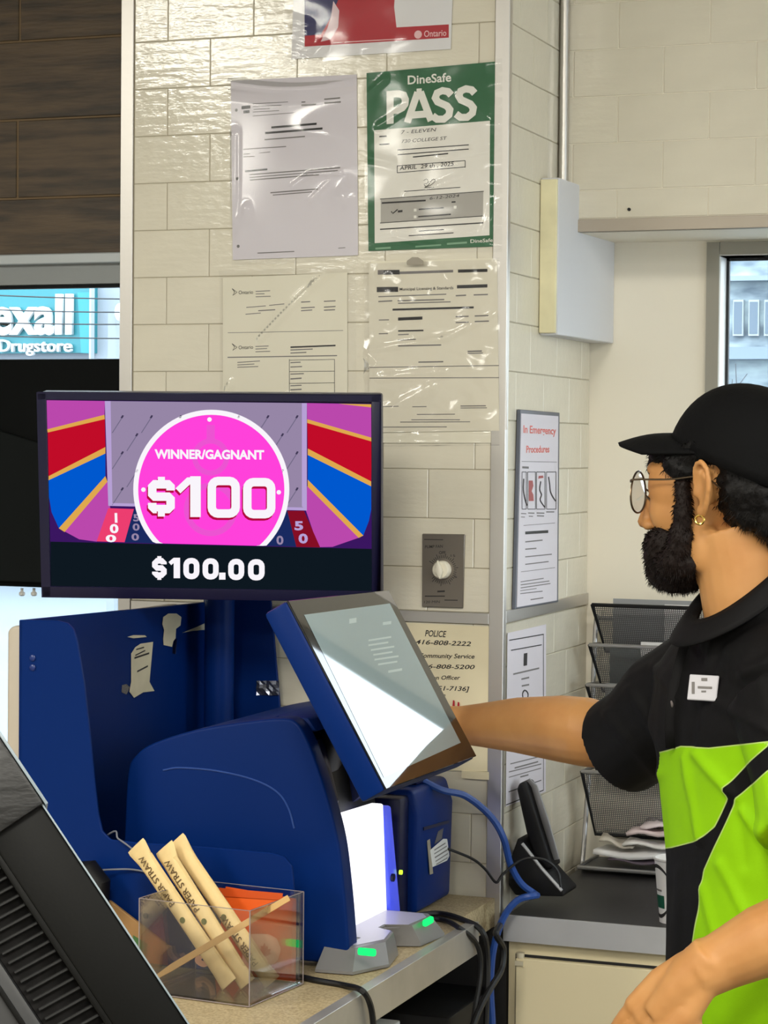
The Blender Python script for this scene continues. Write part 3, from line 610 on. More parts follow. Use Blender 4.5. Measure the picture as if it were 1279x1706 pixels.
wb0 = on(652, 1712, 'x', .60); wb1 = on(690, 1683, 'x', .60)
t = thing('white_box', 'small white carton below the counter edge at bottom of picture', 'box', (.56, wb1.y, 0))
MB().box((.47, wb0.y - .08, 0), (.60, min(wb1.y, -.26), wb1.z - .012)).build('carton', M_white, t, bevel=.003); MB().box((.469, wb0.y - .081, wb1.z - .012), (.601, min(wb1.y, -.26) + .001, wb1.z)).build('carton_lid', M_white, t, bevel=.002)

# ------------------------------------------------------------------ terminal cabinet (side wall, front plate, back panel)
XW = .165; YP = -.63
t = thing('terminal_cabinet', 'dark blue open terminal stand with side wall and front plate', 'terminal stand', (.3, -.33, CZ))
a = on(35, 1033, 'y', YP)
zt = a.z
MB().prism([(XW, YP, CZ), (XW, -.008, CZ), (XW, -.008, 1.388), (XW, YP, zt)], (.006, 0, 0)).build('side_wall', M_blue, t, bevel=.001, segs=1)
FPp = Pl((0, YP, 0), (0, -1, 0))
def fp(px, py): return FPp.at(px, py)
out = [fp(36, 1033), fp(95, 1034), fp(112, 1038), fp(122, 1048), fp(128, 1066), fp(140, 1140), fp(150, 1230), fp(158, 1310), fp(163, 1355), fp(170, 1385), fp(184, 1399), fp(230, 1404), fp(340, 1411), fp(452, 1421), fp(474, 1428), fp(486, 1444), fp(489, 1475)]
out[0].x = XW
zb = CZ
pr = MB(); pr.prism(out + [V((out[-1].x + .003, YP, zb)), V((XW, YP, zb))], (0, .005, 0))
plate = pr.build('front_plate', M_blue, t, bevel=.0012, segs=1)
for yy in (1096, 1112): MB().lathe([(.0045, 0), (.0045, .002), (.003, .003)], fp(55, yy), -Y, 14).build('screw', mat('blue screw', (26, 46, 110), .3), plate)
MB().prism([(.150 + .0, -.030, CZ), (.330, -.030, CZ), (on(462, 1100, 'y', -.03).x + .012, -.03, 1.15), (on(450, 1010, 'y', -.03).x, -.03, 1.40), (.168, -.03, 1.40)], (0, .006, 0)).build('back_panel', M_blue, t, bevel=.001, segs=1)
MB().box((XW + .006, -.62, CZ), (.495, -.04, CZ + .006)).build('floor_plate', M_navy, t)
A = on(-40, 1290, 'y', YP + .02); B = on(34, 1042, 'y', YP + .02)
MB().prism([(A.x, YP + .02, CZ), (XW - .002, YP + .02, CZ), (XW - .002, YP + .02, B.z), (B.x - .014, YP + .02, B.z - .001), (B.x - .022, YP + .02, B.z - .008), (on(-2, 1270, 'y', YP).x, YP + .02, on(0, 1270, 'y', YP).z)], (0, .5, 0)).build('outer_cover', mat('beige cover', (188, 178, 162), .5), t, bevel=.006, segs=3)
# taped paper scraps on the side wall
M_tape = mat('masking paper', (204, 196, 170), .7, vary=.1, vscale=30)
IN = Pl((XW + .0065, 0, 0), (1, 0, 0))
T4 = crop(0, 980, 2.665)
def scrap(label, pts, text_=None, m=M_tape):
    t_ = thing('paper_scrap', label, 'paper scrap', IN.at(*T4(*pts[0])), 'paper scraps taped inside the blue stand')
    MB().prism([IN.at(*T4(*q), .0008) for q in pts], (.0006, 0, 0)).build('paper', m, t_, smooth=False); return t_
s1 = scrap('long torn cream note with handwriting taped to blue wall', [(580, 415), (572, 460), (592, 486), (632, 462), (682, 456), (665, 425), (660, 415), (676, 238), (622, 246), (598, 262), (580, 290)])
lines(IN, [(600, 272, 635, 262, 6), (592, 310, 658, 288, 8), (596, 298, 640, 276, 6), (604, 370, 652, 345, 8)], T4, M_ink, s1, .0018, name='handwriting')
scrap('short torn cream label above the long taped note', [(722, 225), (724, 252), (760, 260), (766, 235), (776, 222), (778, 180), (798, 165), (802, 128), (780, 112), (745, 112), (722, 128), (718, 160), (726, 185)])
scrap('thin cream paper shred left of the taped notes', [(563, 216), (590, 222), (648, 216), (640, 209), (590, 208)])
scrap('pointed white paper shred right of the taped notes', [(806, 198), (848, 190), (885, 186), (912, 184), (912, 153), (870, 172)])
Mct = film('cloudy tape', .10, (.75, .75, .78), .2, .5)
for nm, pts in (('tape under the long note', [(538, 462), (560, 472), (575, 440), (560, 425), (540, 430)]), ('tape at the short label', [(764, 290), (778, 293), (786, 225), (770, 225)])):
    t_ = thing('clear_tape', 'bit of cloudy clear %s' % nm, 'tape', IN.at(*T4(*pts[0])))
    MB().prism([IN.at(*T4(*q), .0004) for q in pts], (.0003, 0, 0)).build('strip', Mct, t_, smooth=False)
BP = Pl((0, -.0305, 0), (0, -1, 0))
t = thing('foil_tape', 'crumpled shiny clear tape on the blue back panel', 'tape', BP.at(445, 1160))
MB().grid([[BP.at(428 + 5.4 * j, 1134 + 6 * i, .001 + .004 * random.random()) for j in range(8)] for i in range(5)]).build('strip', mat('shiny tape', (120, 124, 140), .15, .8), t, smooth=False)

# ------------------------------------------------------------------ customer monitor on its post
MC = V((.2992, -.294, 1.5678)); MY, MT = -1.3154, -.1173
Mn = V((math.cos(MY) * math.cos(MT), math.sin(MY) * math.cos(MT), math.sin(MT))); Mr = V((-math.sin(MY), math.cos(MY), 0)); Mu = Mn.cross(Mr)
MW, MH = .52, .3127
t = thing('prize_monitor', 'navy framed monitor on a post showing a pink 100 dollar prize', 'monitor', (.215, -.085, CZ))
hb = MB().obox(MC - Mn * .022, Mr, Mu, Mn, MW / 2, MH / 2, .020).obox(MC - Mn * .048, Mr, Mu, Mn, MW * .32, MH * .32, .010)
MB().obox(MC - Mn * .021, Mr, Mu, Mn, MW / 2, MH / 2, .0195).build('housing', M_navy, t, bevel=.004)
MB().obox(MC - Mn * .050, Mr, Mu, Mn, MW * .3, MH * .3, .0095).build('rear_box', M_navy, t, bevel=.004)
fr = MB(); bl_, bt_, bb_ = .0135, .011, .0165
for cc, hx, hy in ((Mu * (MH / 2 - bt_ / 2), MW / 2, bt_ / 2), (-Mu * (MH / 2 - bb_ / 2), MW / 2, bb_ / 2), (-Mr * (MW / 2 - bl_ / 2), bl_ / 2, MH / 2), (Mr * (MW / 2 - bl_ / 2), bl_ / 2, MH / 2)):
    fr.obox(MC + cc + Mn * .001, Mr, Mu, Mn, hx, hy, .0035)
fr.build('bezel', mat('bezel navy', (22, 20, 50), .35, spec=.3), t, bevel=.001, segs=1)
SC = Pl(MC, Mn)
G = {k: glow('screen ' + k, c, s) for k, c, s in (('purple', (58, 22, 96), 1), ('pink', (186, 72, 172), 1), ('gold', (222, 168, 78), 1), ('red', (192, 12, 40), 1), ('blue', (0, 88, 206), 1), ('grey', (150, 134, 166), 1), ('lilac', (182, 160, 212), 1), ('magenta', (255, 64, 214), 1.05), ('white', (244, 240, 246), 1.05), ('bar', (14, 24, 32), 1), ('coral', (236, 62, 112), 1), ('navy', (26, 42, 96), 1), ('maroon', (132, 14, 36), 1), ('peg', (64, 56, 84), 1), ('rose', (206, 20, 120), 1), ('plum', (236, 84, 210), 1), ('line', (112, 104, 132), 1), ('shade', (176, 10, 60), 1))}
def smat(k): return G[k]
screen = MB().poly([SC.at(*T6(*q), .0004) for q in [(92, 702), (1195, 728), (1197, 67), (74, 54)]]).build('screen', [smat('purple')], t, smooth=False)
gk = list(G); gm = MB(); lay = [.0]
def sp(k, pts, off):
    gm.m = gk.index(k); gm.poly([SC.at(*T6(*q), off) for q in pts])
L1, L2, L3, L4 = .0007, .0010, .0013, .0016
sp('bar', [(91, 541), (1195, 566), (1195, 726), (93, 700)], L1)
sp('pink', [(75, 55), (278, 58), (277, 107), (80, 157)], L1); sp('gold', [(80, 155), (82, 166), (278, 120), (277, 105)], L2); sp('red', [(82, 165), (85, 318), (280, 218), (278, 118)], L1)
sp('gold', [(85, 316), (85, 330), (280, 238), (280, 216)], L2); sp('blue', [(85, 328), (85, 380), (95, 440), (120, 495), (280, 318), (280, 236)], L1); sp('gold', [(120, 495), (140, 508), (287, 335), (280, 316)], L2)
sp('pink', [(140, 506), (190, 533), (250, 541), (297, 430), (287, 333)], L1)
sp('pink', [(972, 65), (1195, 69), (1195, 187), (973, 122)], L1); sp('gold', [(1080, 67), (1195, 69), (1195, 80)], L2); sp('gold', [(973, 120), (973, 133), (1195, 197), (1195, 184)], L2)
sp('red', [(973, 131), (975, 223), (1193, 337), (1195, 195)], L1); sp('gold', [(975, 221), (975, 243), (1193, 351), (1193, 334)], L2); sp('blue', [(975, 241), (975, 330), (1165, 522), (1185, 470), (1193, 430), (1193, 349)], L1)
sp('gold', [(975, 328), (975, 352), (1150, 528), (1166, 520)], L2); sp('pink', [(973, 350), (968, 432), (1012, 560), (1060, 559), (1152, 527)], L1)
sp('grey', [(278, 58), (972, 65), (972, 432), (290, 415)], L1); sp('lilac', [(278, 58), (298, 58), (304, 408), (290, 416)], L2); sp('lilac', [(955, 65), (972, 65), (972, 432), (955, 420)], L2); sp('lilac', [(290, 408), (972, 424), (972, 434), (290, 418)], L2)
for k in range(7):
    for j in range(5):
        if (j + k) % 1 == 0:
            x_ = 338 + k * 100 + (50 if j % 2 else 0); y_ = 112 + j * 62
            if x_ < 940: sp('peg', [(x_ - 6, y_ + 4), (x_ + 1, y_ + 5), (x_ + 6, y_ - 4), (x_, y_ - 6)], L3); sp('line', [(x_, y_ - 1), (x_ - 36, y_ + 55), (x_ - 33, y_ + 56), (x_ + 3, y_)], L2)
sp('navy', [(372, 430), (420, 432), (520, 550), (345, 543)], L1); sp('coral', [(290, 426), (378, 429), (346, 543), (250, 540)], L2)
sp('navy', [(845, 430), (910, 434), (940, 558), (830, 555)], L1); sp('maroon', [(905, 435), (962, 435), (1018, 561), (936, 559)], L2)
def disc(k, r, off, dy=0, r2=0):
    cx, cy = 644, 361; pts = []; n = 96
    f_ = lambda x: 546 + (x - 440) * .0245
    for i in range(n):
        a = 2 * math.pi * i / n; x = cx + r * math.cos(a); y = cy + r * 1.02 * math.sin(a)
        if y > f_(x): y = f_(x)
        pts.append((x, y))
    o_ = []
    for q in pts:
        if not o_ or math.hypot(q[0] - o_[-1][0], q[1] - o_[-1][1]) > .01: o_.append(q)
    sp(k, o_, off)
disc('white', 268, L3); disc('magenta', 251, L4)
def ring(k, cx, cy, r0, r1, off, n=40):
    for i in range(n):
        a, b = 2 * math.pi * i / n, 2 * math.pi * (i + 1) / n
        sp(k, [(cx + r0 * math.cos(a), cy + r0 * math.sin(a)), (cx + r0 * math.cos(b), cy + r0 * math.sin(b)), (cx + r1 * math.cos(b), cy + r1 * math.sin(b)), (cx + r1 * math.cos(a), cy + r1 * math.sin(a))], off)
ring('plum', 642, 250, 46, 64, .0018); ring('plum', 642, 430, 72, 92, .0018); sp('plum', [(628, 140), (656, 140), (656, 190), (628, 190)], .0018)
for q in ((638, 121), (411, 362), (876, 371)): sp('white', [(q[0] + 8 * math.cos(i * .785), q[1] + 8 * math.sin(i * .785)) for i in range(8)], .0019)
gm.m = gk.index('white'); sp('line', [(92, 699), (1195, 724), (1195, 727), (92, 702)], L4)
gm.build('screen_picture', [G[k] for k in gk], screen, smooth=False, merge=False)
words(SC, T6, 'WINNER/GAGNANT', (450, 254), (826, 257), 31, G['white'], screen, .0021, bold=.04)
def dollar(x0, y0, x1, y1, w):
    h = w / 2; r = min(18, (x1 - x0) / 3); ym = (y0 + y1) / 2; xm = (x0 + x1) / 2
    S = [(x1 - h, y0 + (ym - y0) * .62), (x1 - h, y0 + h + r * .5), (x1 - h - r * .5, y0 + h), (x0 + h + r * .5, y0 + h), (x0 + h, y0 + h + r * .5), (x0 + h, ym - r * .5), (x0 + h + r * .5, ym), (x1 - h - r * .5, ym), (x1 - h, ym + r * .5), (x1 - h, y1 - h - r * .5), (x1 - h - r * .5, y1 - h), (x0 + h + r * .5, y1 - h), (x0 + h, y1 - h - r * .5), (x0 + h, y1 - (y1 - ym) * .62)]
    return [S], [[(xm, y0 - h * .9), (xm, y0 + h)], [(xm, y1 - h), (xm, y1 + h * .9)]]
for k_, of_, dx, dy in (('shade', .0020, -4, 8), ('white', .0022, 0, 0)):
    sa, sb = dollar(428 + dx, 330 + dy, 518 + dx, 442 + dy, 27)
    strokes(SC, T6, sa + [rrect(646 + dx, 332 + dy, 728 + dx, 444 + dy, 22), rrect(768 + dx, 336 + dy, 850 + dx, 446 + dy, 22)], 29, G[k_], screen, of_)
    strokes(SC, T6, [[(590 + dx, 456 + dy), (590 + dx, 316 + dy)]], 36, G[k_], screen, of_); strokes(SC, T6, [[(594 + dx, 330 + dy), (566 + dx, 332 + dy), (530 + dx, 366 + dy)]] + sb, 24, G[k_], screen, of_ + .00005)
sa, sb = dollar(442, 598, 490, 664, 17)
strokes(SC, T6, sa + [rrect(558, 606, 594, 660, 16), rrect(624, 607, 660, 661, 16), rrect(712, 609, 748, 663, 16), rrect(780, 610, 818, 664, 16)], 19, G['white'], screen, .0021)
strokes(SC, T6, [[(526, 666), (526, 596)], [(682, 671), (682, 647)]], 22, G['white'], screen, .0021); strokes(SC, T6, [[(530, 603), (516, 604), (502, 616)]] + sb, 14, G['white'], screen, .00215)
for s_, a_, b_, h_ in (('1', (313, 474), (322, 474), 32), ('0', (296, 510), (326, 510), 30), ('0', (282, 541), (318, 541), 24)): words(SC, T6, s_, a_, b_, h_, G['white'], screen, .0018, bold=.04)
for s_, a_, b_, h_ in (('5', (930, 500), (960, 500), 30), ('0', (944, 545), (976, 545), 32)): words(SC, T6, s_, a_, b_, h_, G['lilac'], screen, .0018, bold=.04)
for s_, a_, b_, h_ in (('5', (376, 470), (398, 470), 24), ('0', (374, 502), (398, 502), 24), ('0', (370, 536), (396, 536), 24), ('0', (868, 550), (892, 550), 30)): words(SC, T6, s_, a_, b_, h_, G['grey'], screen, .0012, bold=.03)
PX, PY_ = .222, -.085
MB().lathe([(.024, 0), (.024, .46)], (PX, PY_, CZ + .006), Z, 24).build('post', M_blue, t)
MB().lathe([(.05, 0), (.05, .008), (.03, .012)], (PX, PY_, CZ + .006), Z, 24).build('post_foot', M_blue, t)
MB().tube([V((PX, PY_, 1.385)), V((PX, PY_, 1.47)), V((.25, -.15, 1.53)), MC - Mn * .058], [.022, .022, .018, .018], 14).build('support_arm', M_blk, t)

# ------------------------------------------------------------------ ticket printer
t = thing('ticket_printer', 'large rounded blue ticket printer below the monitor', 'printer', (.45, -.4, CZ))
Y0 = -.56
PP = Pl((0, Y0, 0), (0, -1, 0))
pf = bez([PP.at(*q) for q in [(206, 1400), (212, 1290), (226, 1258), (258, 1237), (330, 1215), (420, 1201), (470, 1197), (492, 1203), (508, 1226), (525, 1268), (545, 1330), (563, 1400), (573, 1480), (579, 1550), (580, 1585), (570, 1606)]], 5)
XL, XR = pf[0].x, pf[-1].x; zf = CZ + .008
full = [V((XL, Y0, zf))] + pf + [V((XR - .004, Y0, zf))]
xc = .515
ztop = max(p_.z for p_ in pf)
dome = [V((XL, Y0, zf))] + [p_ for p_ in pf if p_.x < xc and p_.z > 1.1] + [V((xc, Y0, ztop)), V((xc, Y0, zf))]
rim = MB().prism(full, (0, .034, 0)).build('cheek', M_blue, t, bevel=.009, segs=3, ang=60)
body = MB().prism([p_ + Y * .03 for p_ in dome], (0, .30, 0)).build('shell', M_blue, t, bevel=.010, segs=3, ang=60)
MB().prism([V((xc - .01, Y0 + .03, ztop - .022)), V((xc - .01, Y0 + .03, ztop - .001)), V((.560, Y0 + .03, ztop + .0)), V((.575, Y0 + .03, ztop - .02))], (0, .30, 0)).build('lid_edge', M_blue, t, bevel=.006, segs=2)
MB().prism([V((xc, Y0 + .034, ztop - .03)), V((xc + .03, Y0 + .034, ztop - .03)), V((xc + .045, Y0 + .034, 1.10)), V((xc + .03, Y0 + .034, CZ + .01)), V((xc, Y0 + .034, CZ + .01))], (0, .27, 0)).build('paper_bay', M_blk, t, bevel=.004)
for yg in (.07, .20): MB().prism([V((xc + .028, Y0 + yg, ztop - .035)), V((xc + .045, Y0 + yg, ztop - .035)), V((xc + .07, Y0 + yg, 1.15)), V((xc + .045, Y0 + yg, 1.13))], (0, .02, 0)).build('paper_guide', M_navy, t, bevel=.003)
MB().tube(bez([PP.at(*q) + Y * -.0005 for q in [(272, 1283), (300, 1279), (360, 1284), (420, 1298), (460, 1318), (480, 1345), (490, 1380)]], 6), .0013, 6).build('shell_seam', mat('seam blue', (44, 74, 142), .3), body)

# ------------------------------------------------------------------ staff touchscreen
TC = V((.679, -.5391, 1.3271)); ty, tt, tr = .050, .5293, -.0286
Tn = V((math.cos(ty) * math.cos(tt), math.sin(ty) * math.cos(tt), math.sin(tt))); Tr = V((-math.sin(ty), math.cos(ty), 0)); Tu = Tn.cross(Tr)
Tr, Tu = Tr * math.cos(tr) + Tu * math.sin(tr), Tu * math.cos(tr) - Tr * math.sin(tr)
TW, THt = .41, .2721
t = thing('touchscreen', 'tilted black-bezel touchscreen in a blue case on the terminal', 'touchscreen', (.58, -.45, CZ))
MB().obox(TC - Tn * .019, Tr, Tu, Tn, TW / 2, THt / 2, .018).build('case', M_blue, t, bevel=.005)
MB().obox(TC - Tn * .0005, Tr, Tu, Tn, TW / 2 - .001, THt / 2 - .001, .0015).build('bezel_glass', mat('black screen glass', (16, 16, 18), .03, ior=1.55), t, bevel=.0007, segs=1)
TS = Pl(TC, Tn)
ds = MB().poly([TS.at(*q, .0013) for q in [(506, 1026), (646, 1008), (770, 1235), (648, 1280)]])
def lcd():
    m = mat('lit grey display', (120, 136, 138), .03, emit=.28, ior=1.55); return m
dsp = MB().poly([TS.at(*q, .0013) for q in [(638, 1296), (766, 1238), (648, 1006), (505, 1025)]]).build('display', lcd(), t, smooth=False)
dk = mat('faint display marks', (150, 164, 164), .05, emit=.32)
lines(TS, [(612, 1068, 650, 1062, 3), (612, 1076, 645, 1071, 3), (616, 1084, 655, 1078, 3), (620, 1092, 652, 1087, 3), (622, 1100, 662, 1094, 3), (628, 1108, 660, 1103, 3), (580, 1036, 592, 1034, 8), (636, 1040, 650, 1038, 5), (645, 1120, 668, 1116, 4)], ID, dk, dsp, .0016, name='display_marks')
MB().tube([V((.548, -.43, 1.20)), V((.580, -.47, 1.262)), TC - Tn * .036 + Tu * .01], [.022, .024, .035], 12).build('neck', M_blk, t)

# ------------------------------------------------------------------ lit ticket scanner
t = thing('ticket_scanner', 'glowing white ticket scanner on silver base with green lights', 'scanner', (.62, -.40, CZ))
SX = .592
s0, s1_ = -.487, -.325
MB().prism([(SX, s0, CZ + .03), (SX + .004, s1_ + .02, CZ + .03), (SX + .004, s1_, 1.127), (SX, s0 + .008, 1.131), (SX, s0 - .002, 1.122)], (-.02, 0, 0)).build('lit_panel', glow('scanner white', (250, 250, 255), 1.6), t, bevel=.003)
bs = mat('scanner blue', (70, 84, 225), .3, emit=.5)
sd = MB().prism([(SX + .006, s1_ - .002, 1.124), (SX + .006, s1_ + .028, 1.120), (SX + .008, s1_ + .068, CZ + .02), (SX + .008, s1_ + .028, CZ + .02)], (-.03, .0, 0)).build('blue_side', bs, t, bevel=.004)
MB().lathe([(.006, 0), (.006, .004)], V((SX + .007, s1_ + .028, 1.014)), X, 16).build('side_button', M_navy, sd)
MB().lathe([(.0035, 0), (.0035, .004)], V((SX + .007, s1_ + .062, 1.016)), X, 16).build('status_light', glow('lime light', (200, 255, 60), 1.5), sd)
zb0 = CZ + .0015
top = [V((.575, -.518, 0)), V((.634, -.518, 0)), V((.634, -.560, 0)), V((.598, -.562, 0)), V((.598, -.578, 0)), V((.648, -.574, 0)), V((.675, -.515, 0)), V((.662, -.445, 0)), V((.632, -.43, 0)), V((.632, -.40, 0)), V((.672, -.385, 0)), V((.680, -.31, 0)), V((.664, -.285, 0)), V((.575, -.285, 0))]
cen = V((.61, -.42, 0)); bt = []
k = len(top); sc = [(1.06, 0), (1.06, .004), (.88, .030), (.84, .031)]
vs = [cen + (q - cen) * s_ + Z * (zb0 + h_) for s_, h_ in sc for q in top]
MB().add(vs, [(i * k + j, i * k + (j + 1) % k, (i + 1) * k + (j + 1) % k, (i + 1) * k + j) for i in range(3) for j in range(k)] + [tuple(range(k)), tuple(range(3 * k, 4 * k))]).build('base', mat('scanner silver', (140, 139, 140), .35, .4), t, ang=25)
MB().prism([cen + (q - cen) * .80 + Z * (zb0 + .0312) for q in top], (0, 0, .0006)).build('base_top', mat('scanner pale lilac', (184, 180, 202), .3), t)
MB().obox(V((.647, -.425, zb0 + .0322)), V((.8, .6, 0)), V((-.6, .8, 0)), Z, .012, .002, .0004).build('arrow_mark', M_inkg, t)
gl = glow('green light', (30, 230, 110), 1.6)
for cpt, ex_ in ((on(611, 1586, 'y', -.580), X), (on(713, 1535, 'x', .676), Y)):
    MB().obox(cpt, ex_, Z, ex_.cross(Z), .013 if ex_ is X else .016, .005, .004).build('green_light', gl, t, bevel=.003)

# ------------------------------------------------------------------ blue power box
t = thing('blue_control_box', 'blue box with torn white label by the pillar foot', 'control box', (.56, -.11, CZ))
bxp = MB().prism([(.50, -.195, CZ + .004), (.600, -.195, CZ + .004), (.604, -.195, 1.09), (.592, -.195, 1.128), (.50, -.195, 1.128)], (0, .165, 0)).build('body', M_blue, t, bevel=.008, segs=3)
MB().box((.52, -.23, CZ + .004), (.588, -.19, 1.12)).build('front_lip', M_navy, t, bevel=.006)
MB().box((.53, -.15, 1.128), (.585, -.09, 1.142)).build('connector_cover', M_navy, t, bevel=.005)
BX = Pl((.6025, 0, 0), (1, 0, 0)); T9 = crop(460, 1260, 3.2)
MB().prism([BX.at(*T9(*q), .0012) for q in [(828, 590), (905, 555), (918, 530), (905, 440), (885, 440), (815, 500)]], (.0006, 0, 0)).build('torn_label', M_white, t, smooth=False)
lines(BX, [(835, 500, 895, 462, 7), (835, 520, 902, 478, 6), (838, 540, 905, 498, 8), (842, 560, 908, 518, 6), (846, 576, 906, 540, 6)], T9, M_inkg, t, .0022, name='label_print')
MB().prism([BX.at(*T9(*q), .0010) for q in [(800, 450), (815, 440), (832, 625), (815, 630)]], (.0004, 0, 0)).build('tape_strip', mat('grey tape', (150, 142, 126), .4), t, smooth=False)
MB().prism([BX.at(*T9(*q), .0004) for q in [(840, 470), (880, 440), (890, 380), (860, 400)]], (.0004, 0, 0)).build('tape_film', mat('shiny tape', (120, 124, 140), .15, .8), t, smooth=False)
MB().prism([BX.at(*T9(*q), .0003) for q in [(780, 395), (915, 355), (915, 340), (780, 378)]], (.002, 0, 0)).build('groove_rib', M_navy, t)

# ------------------------------------------------------------------ acrylic straw box
bA = on(415, 1680, 'z', CZ); yw = math.radians(-6)
ex = V((math.cos(yw), math.sin(yw), 0)) * 1.0; ex = V((math.cos(yw), math.sin(yw), 0)); ey = V((-math.sin(yw), math.cos(yw), 0))
BWd, BDp, BHt = .165, .142, .124
def bq(u, v, w): return bA - ex * u + ey * v + Z * w          # u leftwards, v away, w up
t = thing('acrylic_box', 'clear acrylic box holding straws on the beige counter', 'box', bA - ex * (BWd / 2) + ey * (BDp / 2))
th = .003
def slab(a, b, name):
    (u0, v0, w0), (u1, v1, w1) = a, b
    pts = [bq(u0, v0, w0), bq(u1, v0, w0), bq(u1, v1, w0), bq(u0, v1, w0)]
    return MB().prism(pts, Z * (w1 - w0)).build(name, M_acryl, t, bevel=.0004, segs=1)
slab((0, 0, .001), (BWd, BDp, .004), 'bottom_panel'); slab((0, 0, .004), (BWd, th, BHt), 'front_panel'); slab((0, BDp - th, .004), (BWd, BDp, BHt), 'back_panel'); slab((0, th, .004), (th, BDp - th, BHt), 'right_panel'); slab((BWd - th, th, .004), (BWd, BDp - th, BHt), 'left_panel')
Me = mat('acrylic edge', (150, 138, 138), .2)
for u, v in ((0, 0), (BWd, 0), (0, BDp), (BWd, BDp)): MB().tube([bq(u, v, .002), bq(u, v, BHt)], .0007, 6).build('polished_edge', Me, t)
for a, b in (((0, 0), (BWd, 0)), ((BWd, 0), (BWd, BDp)), ((BWd, BDp), (0, BDp)), ((0, BDp), (0, 0))):
    MB().tube([bq(*a, BHt), bq(*b, BHt)], .0005, 6).build('polished_edge', Me, t)
    MB().tube([bq(*a, .002), bq(*b, .002)], .0006, 6).build('polished_edge', Me, t)
# orange gift card standing inside
OC = Pl(bq(0, BDp - .012, 0), -ey)
t = thing('orange_card', 'orange card with white lettering inside the acrylic box', 'card', OC.at(400, 1630))
cd = MB().prism([bq(.128, BDp - .012, .006), bq(.005, BDp - .012, .006), bq(.005, BDp - .012, .116), bq(.112, BDp - .012, .122)], ey * .0015).build('card', M_orange, t, smooth=False)
MB().prism([OC.at(*q, .0012) for q in [(357, 1492), (358, 1478), (472, 1488), (470, 1499)]], -ey * .0004).build('fold_line', mat('deep orange', (204, 78, 18), .5), cd)
wpr = mat('pale orange print', (244, 186, 150), .6)
strokes(OC, ID, [bez2([(356, 1584), (352, 1598), (340, 1606), (330, 1600), (334, 1592)])], 10, wpr, cd, .0006)
pb_ = MB().poly([OC.at(*q, .0006) for q in [(404, 1556), (448, 1556), (462, 1564), (468, 1580), (464, 1598), (452, 1610), (436, 1612), (424, 1606), (420, 1622), (404, 1622)]]).build('white_letter', wpr, cd, smooth=False)
lf = [(0, -16), (3, -8), (8, -10), (7, -3), (14, -4), (11, 2), (15, 5), (6, 9), (1, 10), (0, 17), (-1, 10), (-6, 9), (-15, 5), (-11, 2), (-14, -4), (-7, -3), (-8, -10), (-3, -8)]
MB().poly([OC.at(441 + .8 * x, 1584 + .9 * y, .0010) for x, y in lf]).build('maple_leaf', mat('deep orange', (204, 78, 18), .5), cd, smooth=False)
# wrapped paper straws
def straw(label, a, b, va, vb, wob_, txt):
    """a = upper end pixel, b = lower end pixel, v = how deep in the box each end lies"""
    P0 = onp(*a, bq(0, va, 0), -ey); P1 = onp(*b, bq(0, vb, 0), -ey)
    if P1.z < CZ + .010: P1 = P1 + (P0 - P1) * ((CZ + .010 - P1.z) / (P0.z - P1.z))
    d = (P0 - P1).normalized(); sd = d.cross(-ey).normalized(); fr_ = sd.cross(d)
    t = thing('wrapped_straw', label, 'straw', P1, 'wrapped paper straws'); L = (P0 - P1).length
    mb = MB(); prof = [(0, .0140, .0014), (.012, .0135, .0050), (.024, .0120, .0080), (.5, .0116, .0084), (L - .040, .0116, .0084), (L - .024, .0132, .0055), (L - .005, .0165, .0014), (L, .0160, .0012)]
    n = 12; vs = []
    for h, r1, r2 in prof:
        h = min(h, L) if h != .5 else L * .5
        wv_ = sd * (.0012 * math.sin(h * 55 + wob_)) + (fr_ * .004 * max(0, (h - L + .03) / .03) * math.sin(wob_ * 3))
        for j in range(n):
            q = 2 * math.pi * j / n; vs.append(P1 + d * h + wv_ + sd * (r1 * math.cos(q)) + fr_ * (r2 * math.sin(q)))
    k = len(prof)
    mb.add(vs, [(i * n + j, i * n + (j + 1) % n, (i + 1) * n + (j + 1) % n, (i + 1) * n + j) for i in range(k - 1) for j in range(n)] + [tuple(range(n)), tuple(range((k - 1) * n, k * n))])
    w_ = mb.build('paper_wrap', M_straw, t, ang=60)
    MB().obox(P1 + d * (L * .5) + sd * .0108 + fr_ * .0026, d, sd, fr_, L * .40, .0034, .0004).build('wrap_seam', M_straw, t)
    br = mat('brown print', (96, 74, 44), .7)
    for tx, hh, sz in txt:
        text(tx, sz, P1 + d * (L * hh) + fr_ * .0090 + sd * .0046, d, sd * -1 if False else fr_.cross(d), br, w_, bold=.012, xs=.95)
    g_ = mat('olive print', (92, 96, 50), .7)
    MB().lathe([(.0042, 0), (.0042, .0004)], P1 + d * (L * .46) + fr_ * .0083, fr_, 12).build('printed_emblem', g_, w_)
    return t
straw('wrapped paper straw nearest the left of the acrylic box', (228, 1408), (393, 1658), .078, .060, .3, [('PAPER STRAW', .74, .0096)])
straw('middle wrapped paper straw, printed along its upper half', (270, 1412), (425, 1662), .086, .072, 1.4, [('PAPER STRAW', .72, .0096)])
straw('right wrapped paper straw with curled tip, printed along its lower half', (292, 1400), (462, 1650), .104, .098, 2.2, [('PAPER STRAW', .30, .0096)])
